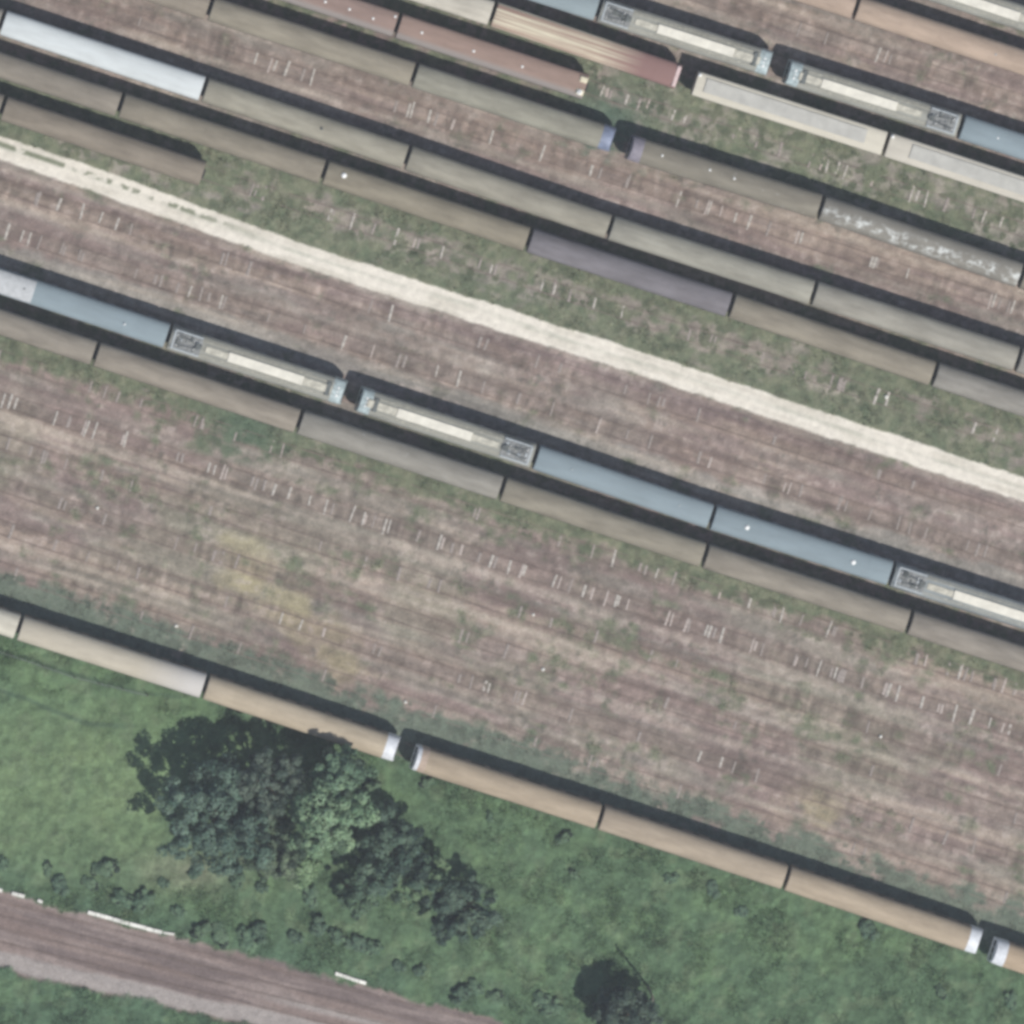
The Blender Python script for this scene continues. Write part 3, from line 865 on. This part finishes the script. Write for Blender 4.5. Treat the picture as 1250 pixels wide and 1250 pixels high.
unit(F[0], F[1], -1, 'motor car with white roof panel in middle row, its cab facing left', gA, (.35, .78, .2, .95))
coach(F[1], F[2], 'flat', BLUE, 'blue grey train car without white spots, right of the left facing motor car', 'electric_train_car', 'train car', gA, bmat='blue', roofmat=M_roof_clean, extras=vents([(.2, .05), (.82, .1)], M_lightgrey, .11))
coach(F[2], F[3], 'flat', lin(129, 142, 147), 'blue grey train car with two bright white roof spots', 'electric_train_car', 'train car', gA, bmat='blue', roofmat=M_roof_clean, extras=vents([(.185, .12), (.79, .0)], M_whitepaint, .27, .2))
unit(F[3], F[4], 1, 'motor car with white roof panel cut by the right frame edge', gA, (.34, .80, .19, .93), lin(140, 146, 146))
# ---- B
gB = 'brown roofed coaches along the south side of the blue train'
E = [(-131, 347), (117.3, 429.5), (366, 512.6), (613.7, 594.3), (861.2, 676.3), (1111, 757.3), (1360, 838)]
rake('B', E)
labs = ['brown roofed coach at the left frame edge, south of the paler panelled blue car',
        'brown roofed coach south of the right facing motor car in the middle row',
        'speckled grey brown coach south of the left facing motor car in the middle row',
        'brown roofed coach south of the blue car without white spots',
        'brown roofed coach south of the blue car with two white spots',
        'brown roofed coach at the right frame edge, south of the cut off motor car']
cl = [lin(148, 140, 127), lin(152, 143, 129), lin(150, 146, 136), lin(148, 141, 125), lin(150, 142, 128), lin(150, 142, 130)]
for i in range(6):
    coach(E[i], E[i + 1], 'round', cl[i], labs[i], group=gB, roofmat=M_roof_speck if i == 2 else M_roof)
# ---- C
gC = 'cream and tan train along the meadow edge'
E = [(-205, 689), (23.9, 764.3), (251, 836.5), (487, 914.5)]; F = [(506, 923), (733.7, 996), (961, 1070), (1199, 1150)]; G = [(1213, 1159), (1440, 1234)]
rake('C', E + F + G)
kw = dict(bmat='brown', roofmat=M_roof_orange)
coach(E[0], E[1], 'round', lin(194, 189, 174), 'whitish roofed coach at the left frame edge on the meadow side', group=gC, **kw)
coach(E[1], E[2], 'round', lin(180, 172, 155), 'tan coach with a whiter right end, above the meadow at left', group=gC, bmat='brown',
      roofmat=roof_mat('tan_to_white_roof', .18, endmix=((.47, .45, .42), 3.0, 9.0)))
coach(E[2], E[3], 'round', lin(176, 163, 142), 'tan driving coach with a white cab, the big tree shading its side', 'driving_coach', 'railway coach', gC, cab=1, cabmat=M_cabwhite, cabfront=M_cabwhite, **kw)
coach(F[0], F[1], 'round', lin(166, 151, 130), 'tan driving coach whose thin white end faces the shaded white cab', 'driving_coach', 'railway coach', gC, cab=-1, cabmat=simple('cab_tan', (.40, .31, .24), .7), cabfront=M_cabwhite, **kw)
coach(F[1], F[2], 'round', lin(164, 150, 131), 'tan coach between two driving coaches at the lower middle', group=gC, **kw)
coach(F[2], F[3], 'round', lin(169, 154, 133), 'tan driving coach at lower right with bright white cab', 'driving_coach', 'railway coach', gC, cab=1, cabmat=M_cabwhite, cabfront=M_cabwhite, **kw)
coach(G[0], G[1], 'round', lin(174, 155, 131), 'tan driving coach cut by the right frame edge at lower right', 'driving_coach', 'railway coach', gC, cab=-1, cabmat=M_cabwhite, cabfront=M_cabwhite, **kw)

# ------------------------------------------------------------------ tracks
def mesh_sleeper(mat, Ls=1.8):
    mb = MB()
    prof = [(-Ls / 2, .0), (-Ls / 2 + .04, .05), (-.55, .055), (-.3, .045), (.3, .045), (.55, .055), (Ls / 2 - .04, .05), (Ls / 2, .0)]
    rings = [[(x, y, z) for (x, z) in ((-.13, -.1), (-.115, h), (.115, h), (.13, -.1))] for (y, h) in prof]
    mb.loft(rings, 0, False, True, True)
    return mb.mesh('sleeper', [mat])
SLEEP = mesh_sleeper(M_conc)
SLEEP_D = mesh_sleeper(simple('dirty_sleeper', (.265, .23, .205), .9, var=.3, scale=3), 1.6)
SLEEP_R = mesh_sleeper(simple('rust_stained_sleeper', (.37, .315, .28), .9, var=.35, scale=3), 1.7)

def track(pts, label, marks=(), faint=0, seed=0, group='tracks of the railway yard', zr=0.0):
    pts = [Vector((p.x, p.y, 0)) for p in pts]
    c = pts[len(pts) // 2]
    d = (pts[-1] - pts[0]).normalized(); rz = math.atan2(d.y, d.x)
    root = empty('railway_track', (c.x, c.y, 0), rz); tag(root, label, 'railway track', group)
    Mi = Matrix.Rotation(-rz, 3, 'Z')
    loc = [Mi @ (p - c) for p in pts]
    rn = random.Random(seed)
    for s in (-1, 1):
        mb = MB(); rings = []
        for i, p in enumerate(loc):
            for_off = s * .752
            rings.append([(p.x, p.y + for_off + y, z) for y, z in ((-.07, -.12), (-.07, -.04), (-.014, -.02), (-.036, .0), (-.034, RAIL_TOP), (.034, RAIL_TOP), (.036, .0), (.014, -.02), (.07, -.04), (.07, -.12))])
        mb.loft(rings, 0, False, True, True)
        link('rail', mb.mesh('rail', [M_rust]), root)
    def at_x(px):
        X = gx(px)
        for a, b in zip(pts, pts[1:]):
            if a.x <= X <= b.x:
                t = (X - a.x) / (b.x - a.x); return a + (b - a) * t
        return None
    n = 0
    allm = [(m, 0) for m in marks] + [(rn.uniform(-40, 1290), 1) for _ in range(faint)]
    for (m, f) in allm:
        p = at_x(m)
        if p is None or n >= 95: continue
        q = Mi @ (p - c); n += 1
        me = SLEEP_D if f else (SLEEP_R if rn.random() < .35 else SLEEP)
        o = link('sleeper', me, root); o.location = (q.x, q.y + rn.uniform(-.12, .12), rn.uniform(-.015, .012)); o.rotation_euler.z = rn.uniform(-.07, .07); o.scale = (rn.uniform(.75, 1.3), rn.uniform(.6, 1.08), 1)
    return root

def line(v, x0=-160, x1=1410, slope=SL):
    return [Vector((gx(x), gy(v + slope * x), 0)) for x in (x0, (x0 + x1) / 2, x1)]
def extend(pts, ext0=True, ext1=True, lo=-66, hi=66):
    pts = sorted(pts, key=lambda p: p.x)
    a, b = pts[0], pts[-1]; d = (b - a) / (b.x - a.x)
    out = list(pts)
    if a.x > lo: out.insert(0, a + d * (lo - a.x))
    if b.x < hi: out.append(b + d * (hi - b.x))
    return out

names = {'T1': 'rusty track under the row that begins with the silver roof', 'T2': 'rusty track under the brown row directly south of the silver roof',
         'T3': 'weedy track under the short coach row, then empty beside the gravel road', 'T0': 'rusty track under the beige row with the blue grey cab',
         'Tm1': 'weedy track under the faded red coaches, empty further right', 'Tm2': 'track under the cream roofed coaches and wagons',
         'Tm3': 'track under the blue electric cars at the top', 'Tm4': 'track under the rust tinted coaches at top right', 'Tm5': 'track under the motor car in the top right corner',
         'A': 'track under the long blue train in the middle', 'B': 'track under the brown coaches south of the blue train', 'C': 'track under the cream and tan train along the meadow'}
marks = {'T3': [403, 430, 484, 506, 662, 677, 726, 760, 1070, 1083, 1189, 1215, 540, 600],
         'Tm1': [735, 741, 765, 780, 790, 822, 836, 900, 1003, 1010, 1022, 1032, 1065, 1113, 1120, 1131, 1201, 1222]}
for k, nm in names.items():
    P = extend(TRACKS[k])
    track(P, nm, marks.get(k, ()), 26 if k in marks else 0, hash(k) % 7 if False else len(k) * 3)
track(line(-285), 'rust red empty siding between the top electric cars and the rust tinted coaches', [1072, 1081], 10, 1)
track(line(-30), 'reddish empty siding between the beige row and the silver roof row',
      [312, 330, 336, 350, 381, 499, 503, 524, 553, 600, 662, 722, 829, 863, 866, 880, 898, 915, 973, 978, 1064, 1068, 1108, 1209, 1213, 1236], 14, 2)
track(line(226), 'empty siding next south of the pale gravel road', [72, 100, 123, 143, 477], 22, 3)
track(line(279), 'empty siding next north of the long blue train', [9, 27, 36, 232, 270, 420, 455, 533, 560, 731, 867, 958, 964], 34, 4)
track(line(436), 'weedy empty siding next south of the brown coaches', [749, 802, 879, 915, 955, 1012, 1130, 1172, 1225, 1240], 34, 5)
track(line(487), 'empty siding with many pale sleepers showing, between the brown coaches and the meadow train',
      [4, 12, 19, 68, 103, 106, 116, 150, 153, 255, 262, 272, 276, 335, 353, 378, 398, 430, 444, 446, 470, 475, 536, 540, 563, 600, 622, 637, 640, 677, 683, 713, 723, 740, 752, 755, 766, 815, 820, 838, 862, 866, 881, 918, 922, 972, 1000, 1020, 1080, 1085, 1096, 1126, 1146, 1150, 1166, 1186, 1208, 1224, 1232], 30, 6)
track(line(539), 'overgrown empty siding, second south of the brown coaches row of sleepers', [], 20, 7)
track(line(591), 'buried empty siding in the middle of the derelict ground', [], 16, 8)
track(line(643), 'empty siding with two or three pale sleepers near the meadow train', [343, 367, 395, 592, 597, 640, 854, 880], 20, 9)
track(line(694), 'empty siding nearest the meadow train, beside green weeds', [], 14, 10)
for (off, lb) in ((20, 'northern track of the lower railway line at the bottom left'), (52, 'southern track of the lower railway line at the bottom left')):
    track([Vector((gx(x), gy(1089 + off + .250 * x), 0)) for x in (-160, 600, 1410)], lb, group='tracks of the lower railway line')

# ------------------------------------------------------------------ trees and bushes
def crown_mesh(name, lobes, n, leaf, base, hi, lo, seed):
    r = np.random.default_rng(seed)
    vol = np.array([l[3] * l[4] * l[5] for l in lobes]) ** .67; vol /= vol.sum()
    Vs, Cs = [], []
    per = 72; ncl = max(10, n // per)
    which = r.choice(len(lobes), ncl, p=vol)
    for w in which:
        cx, cy, cz, rx, ry, rz_ = lobes[w]
        d = r.normal(size=3); d /= np.linalg.norm(d)
        if d[2] < -.25: d[2] = -d[2] * .6
        k = r.uniform(.5, 1.0) if r.random() < .25 else r.uniform(.86, 1.10)
        c = np.array([cx + d[0] * rx * k, cy + d[1] * ry * k, cz + d[2] * rz_ * k])
        cr = r.uniform(.5, 1.15) * (.26 + .25 * min(rx, 3.2))          # a clump of leaves round the end of a twig
        e = r.normal(size=(per, 3)); e /= np.linalg.norm(e, axis=1)[:, None]
        e[:, 2] = np.where(e[:, 2] < -.2, -e[:, 2], e[:, 2])
        P = c + e * cr * r.uniform(.65, 1.1, (per, 1)) * np.array([1, 1, .75])
        nrm = e * 1.5 + d * .5 + r.normal(size=(per, 3)) * .45; nrm /= np.linalg.norm(nrm, axis=1)[:, None]
        t = np.cross(nrm, r.normal(size=(per, 3))); t /= np.linalg.norm(t, axis=1)[:, None] + 1e-9; b = np.cross(nrm, t)
        s = leaf * r.uniform(.7, 1.4, (per, 1))
        q = np.stack([P - t * s, P + b * s * .6, P + t * s, P - b * s * .6], 1)
        tone = r.random() ** 1.2
        col = np.array(base) * (1 - tone) + np.array(hi) * tone
        if r.random() < .12: col = np.array(lo)
        col = col * r.uniform(.85, 1.15, (per, 1)) * r.uniform(.95, 1.05, (per, 3))
        Vs.append(q.reshape(-1, 3)); Cs.append(np.repeat(col, 4, 0))
    V = np.concatenate(Vs); C = np.concatenate(Cs)
    V[:, 2] = np.maximum(V[:, 2], .05)
    return np_mesh(name, V, np.arange(len(V)).reshape(-1, 4), M_leaf, C, False)

def tree(px, py, h, r, label, n=9000, leaf=.17, base=(.065, .10, .06), hi=(.10, .14, .075), lo=(.04, .065, .045), seed=1, squash=(1, 1), nlobes=8, cat='tree', name='broadleaf_tree', group=None):
    p = at(px, py, h * .6); rn = random.Random(seed)
    root = empty(name, (p.x, p.y, 0)); tag(root, label, cat, group)
    lobes = [(0, 0, h * .62, r * .62, r * .62, h * .34)]
    for i in range(nlobes):
        a = 2 * math.pi * i / nlobes + rn.uniform(-.3, .3); d = r * rn.uniform(.45, .72); rr = r * rn.uniform(.26, .46)
        lobes.append((math.cos(a) * d * squash[0], math.sin(a) * d * squash[1], h * rn.uniform(.36, .76), rr, rr, rr * rn.uniform(.7, 1.0)))
    link('crown', crown_mesh('crown', lobes, n, leaf, base, hi, lo, seed), root)
    mb = MB()
    tr = .05 * h ** .9
    mb.tube([(0, 0, -.1), (.05, .03, h * .2), (0, .05, h * .45), (.05, 0, h * .75)], [tr * 1.3, tr, tr * .7, tr * .2], 9)
    for l in lobes[1:]:
        z0 = h * rn.uniform(.18, .4)
        mb.tube([(0, 0, z0), (l[0] * .5, l[1] * .5, (z0 + l[2]) / 2 + .2), (l[0] * .95, l[1] * .95, l[2])], [tr * .55, tr * .35, tr * .1], 6)
    link('trunk', mb.mesh('trunk', [M_bark]), root)
    return root
gt = 'trees in the meadow clump'
D = (.075, .130, .098); DH = (.165, .24, .18)
tree(262, 1002, 9.5, 6.2, 'broad dark green tree at the left of the meadow clump', 14000, .2, D, DH, (.04, .065, .05), 3, group=gt, nlobes=11)
tree(398, 990, 10.0, 5.0, 'tall pale yellow green tree at the right of the big meadow clump', 12000, .2, (.13, .215, .125), (.29, .41, .25), (.07, .11, .07), 5, (.9, 1.2), group=gt, nlobes=10)
tree(416, 948, 9.5, 3.3, 'pale green tree whose shadow falls on the side of the tan train', 5000, .2, (.11, .185, .12), (.20, .30, .19), (.06, .095, .065), 25, (.9, 1.1), group=gt)
tree(325, 1030, 7.0, 4.0, 'smaller mid green tree between the dark broad tree and the pale tall one', 7000, .19, (.09, .135, .09), (.17, .22, .14), (.05, .075, .055), 6, group=gt)
tree(325, 955, 9.0, 4.2, 'dark tree at the back of the meadow clump, beside the broad dark tree', 6500, .19, (.075, .11, .085), (.15, .19, .145), (.045, .07, .055), 8, group=gt)
tree(366, 1058, 5.0, 2.6, 'small bright yellow green tree at the front of the meadow clump', 5000, .17, (.17, .265, .14), (.29, .40, .23), (.09, .13, .08), 7, group=gt)
tree(474, 1040, 7.0, 4.7, 'rounded dark tree right of the pale yellow green tree', 9000, .19, (.065, .115, .082), (.14, .205, .14), (.04, .07, .055), 11, (1.1, .9), group=gt, nlobes=10)
tree(512, 1072, 5.0, 3.4, 'light green tree between the two dark trees right of the clump', 6000, .18, (.10, .17, .10), (.19, .275, .15), (.05, .085, .06), 31, group=gt)
tree(566, 1108, 5.6, 4.1, 'wide dark tree at the far right of the meadow clump', 8000, .18, (.06, .105, .078), (.12, .175, .125), (.04, .065, .052), 13, group=gt, nlobes=10)
tree(440, 1085, 3.6, 2.6, 'low mid green tree under the pale tree, at the front of the meadow clump', 4000, .17, (.08, .135, .09), (.14, .215, .13), (.05, .08, .06), 41, group=gt)
tree(764, 1240, 6.6, 3.6, 'lone dark tree at the bottom edge beside the pole', 7000, .18, (.055, .09, .07), (.12, .16, .12), (.04, .06, .05), 17)

def bush_mesh(seed, base, hi):
    rn = random.Random(seed)
    lobes = [(0, 0, .5, .6, .6, .55)] + [(rn.uniform(-.7, .7), rn.uniform(-.5, .5), rn.uniform(.3, .7), .45, .45, .4) for _ in range(4)]
    return crown_mesh('bush_foliage', lobes, 1900, .12, base, hi, (.035, .055, .04), seed)
BUSH = [bush_mesh(21, (.10, .17, .11), (.15, .23, .14)), bush_mesh(22, (.12, .19, .12), (.17, .25, .15)), bush_mesh(23, (.085, .145, .10), (.13, .20, .13))]
rb = random.Random(99)
def bush(px, py, s, label, group, k=None):
    p = at(px, py, .4)
    o = link('bush', BUSH[rb.randrange(3) if k is None else k]); o.location = (p.x, p.y, -.05); o.rotation_euler.z = rb.uniform(0, 6.28); o.scale = (s * rb.uniform(.9, 1.3), s * rb.uniform(.8, 1.1), s * rb.uniform(.5, .85))
    tag(o, label, 'bush', group)
for x in range(8, 760, 24):
    if rb.random() < .88:
        y = bed_top(x) - rb.uniform(8, 42)
        if 90 < x < 235 or 385 < x < 465 or x < 60: y -= 22
        if y < 1256: bush(x + rb.uniform(-8, 8), y, rb.uniform(.55, 1.25), 'low dark bush in the scrub along the top of the lower railway line', 'bushes above the lower railway line')
for (x, y, s) in ((520, 945, .9), (565, 968, .8), (598, 985, .7), (640, 985, .8), (690, 1010, 1.0), (735, 1030, .9), (790, 1040, 1.0), (820, 1060, .9), (760, 1062, 1.1), (870, 1075, 1.1), (905, 1100, .9), (930, 1075, .8), (990, 1100, 1.2),
                  (1020, 1090, .9), (1060, 1125, 1.2), (1095, 1140, 1.0), (1130, 1150, 1.1), (1170, 1185, 1.2), (1205, 1195, 1.2), (1235, 1210, 1.1), (700, 1055, .8), (660, 1040, .7), (1150, 1200, 1.0)):
    if rb.random() < .5: bush(x, y + 12, s * .8, 'low bush in the rough grass along the south side of the tan train', 'bushes along the tan train')
for (x, y, s) in ((420, 1085, .9), (445, 1100, .8), (380, 1095, .9), (320, 1085, .7), (590, 1120, .8), (600, 1095, .7), (470, 1085, .9), (430, 940, .9), (452, 960, .8), (240, 1065, .8), (290, 1075, .9)):
    bush(x, y, s, 'low bush at the foot of the meadow tree clump', 'bushes around the meadow clump')

# ------------------------------------------------------------------ pole, fence, troughs, loose stones
p = at(791, 1204)
pole = empty('utility_pole', (p.x, p.y, 0)); tag(pole, 'slim wooden pole standing in the meadow beside the lone bottom tree', 'pole')
mb = MB(); mb.tube([(0, 0, -.2), (0, 0, 4), (0, 0, 7.8)], [.14, .12, .09], 10); link('shaft', mb.mesh('pole_shaft', [M_wood]), pole)
mb = MB(); mb.box((0, 0, 7.5), (.09, .8, .1), 0); link('crossarm', mb.mesh('crossarm', [M_wood]), pole)

fp = [(-40, 783), (13, 799), (91, 826), (180, 848)]
fpts = [at(*q) for q in fp]
fence = empty('wire_fence', (fpts[1].x, fpts[1].y, 0)); tag(fence, 'low post and wire fence crossing the meadow at the left frame edge', 'fence')
o0 = Vector((fpts[1].x, fpts[1].y, 0))
posts = []
for a, b in zip(fpts, fpts[1:]):
    n = max(1, int((b - a).length / 2.6))
    for i in range(n): posts.append(a + (b - a) * i / n - o0)
posts.append(fpts[-1] - o0)
mbp = MB(); mbp.tube([(0, 0, -.1), (0, 0, 1.15)], [.06, .05], 7); post_me = mbp.mesh('post', [M_wood])
for q in posts:
    o = link('post', post_me, fence); o.location = q
mb = MB()
for z in (.35, .7, 1.05): mb.tube([Vector((q.x, q.y, z)) for q in posts], [.008] * len(posts), 4)
link('wire', mb.mesh('wire', [M_galv]), fence)

def trough_thing(p0, p1, w, label):
    a, b = at(*p0), at(*p1); d = b - a; rz = math.atan2(d.y, d.x); L = d.length; c = (a + b) / 2
    mb = MB(); n = max(1, round(L / .9))
    for i in range(n):
        mb.box((-L / 2 + L * (i + .5) / n, random.uniform(-.02, .02), .12), (L / n - .03, w, .3), 0, random.uniform(-.012, .012), .03)
    o = link('concrete_trough', mb.mesh('concrete_trough', [M_white_conc])); o.location = (c.x, c.y, 0); o.rotation_euler.z = rz
    tag(o, label, 'cable trough', 'concrete troughs along the lower railway line'); return o
trough_thing((107, 1113), (198, 1138), .42, 'long row of white concrete trough covers beside the lower railway line')
trough_thing((199, 1138), (213, 1140), .25, 'thin greyish trough end continuing right of the long white trough row')
trough_thing((409, 1188), (447, 1200), .38, 'shorter white concrete trough row beside the lower line, further right')
trough_thing((-6, 1084), (3, 1087), .4, 'white trough cover at the left frame edge beside the lower line')
trough_thing((14, 1090), (30, 1094), .4, 'two white trough covers second from the left frame edge')
trough_thing((46, 1098), (52, 1101), .34, 'single white trough cover left of the long row, beside a bush')

def stone(px, py, s, label, seed):
    rn = random.Random(seed); p = at(px, py); mb = MB(); rings = []
    for z, k in ((-.05, 1), (.1, 1.05), (.2, .8), (.26, .4)):
        rings.append([(s * k * rn.uniform(.8, 1.15) * math.cos(t * math.pi / 4), s * k * rn.uniform(.8, 1.15) * math.sin(t * math.pi / 4), z * s * 4) for t in range(8)])
    mb.loft(rings, 0, False, closed=True); mb.add(rings[-1], [tuple(range(8))], 0)
    o = link('pale_rubble', mb.mesh('pale_rubble', [M_white_conc])); o.location = (p.x, p.y, 0); tag(o, label, 'rubble', 'pale lumps on the derelict sidings')
stone(119, 620, .2, 'white lump on the derelict ground at left, below the sleepers', 1)
stone(215, 764, .2, 'white lump near the weeds north of the tan coach with whiter end', 2)
stone(651, 750, .16, 'white lump south of the speckled coach in the derelict ground', 3)
stone(663, 817, .2, 'white lump in the middle of the derelict ground', 4)
stone(495, 857, .17, 'white lump near the tan train cab gap, north side', 5)
stone(1075, 899, .19, 'white lump on the pale stone shoulder at right', 6)
stone(1082, 484, .24, 'white lump in the green weeds between road and brown coach at right', 7)

# ------------------------------------------------------------------ light, sky, camera
to_sun = Vector((.62, -.785)); EL = R(54)
w = bpy.data.worlds.new('World'); SC.world = w; w.use_nodes = True
nt = w.node_tree; sky = nt.nodes.new('ShaderNodeTexSky'); sky.sky_type = 'NISHITA'; sky.sun_disc = False
sky.sun_elevation = EL; sky.sun_rotation = math.atan2(to_sun.x, to_sun.y)
nt.links.new(sky.outputs[0], nt.nodes['Background'].inputs[0]); nt.nodes['Background'].inputs[1].default_value = .07
sd = bpy.data.lights.new('sun', 'SUN'); sd.energy = 3.6; sd.angle = R(.5); sd.color = (1, .965, .91)
so = bpy.data.objects.new('sun', sd); COL.objects.link(so); so.location = (60, -80, 120)
dirv = Vector((to_sun.x * math.cos(EL), to_sun.y * math.cos(EL), math.sin(EL)))
so.rotation_euler = dirv.to_track_quat('Z', 'Y').to_euler()

hz = MB(); hz.box((0, 0, (H + 8 - 3) / 2), (8600, 8600, H + 8 + 3))
m = bpy.data.materials.new('haze'); m.use_nodes = True; hn = m.node_tree; hn.nodes.clear()
ho = hn.nodes.new('ShaderNodeOutputMaterial'); hp = hn.nodes.new('ShaderNodeVolumePrincipled')
hp.inputs['Color'].default_value = (.88, .93, 1, 1); hp.inputs['Density'].default_value = HAZE
hn.links.new(hp.outputs[0], ho.inputs['Volume'])
tag(link('haze', hz.mesh('haze', [m])), kind='stuff')

cd = bpy.data.cameras.new('camera'); cam = bpy.data.objects.new('camera', cd); COL.objects.link(cam)
cam.location = (CAMX, CAMY, H); cam.rotation_euler = (0, 0, 0)
Wd = 1250 / S
cd.sensor_width = 36; cd.lens = 36 * H / Wd; cd.shift_x = -CAMX / Wd; cd.shift_y = -CAMY / Wd
cd.clip_start = 1; cd.clip_end = 12000
SC.camera = cam
SC.view_settings.view_transform = 'Standard'; SC.view_settings.look = 'None'; SC.view_settings.gamma = 1
SC.view_settings.use_curve_mapping = False; SC.view_settings.exposure = .42
SC.cycles.pixel_filter_type = 'BLACKMAN_HARRIS'; SC.cycles.filter_width = 3.5
SC.cycles.max_bounces = 6
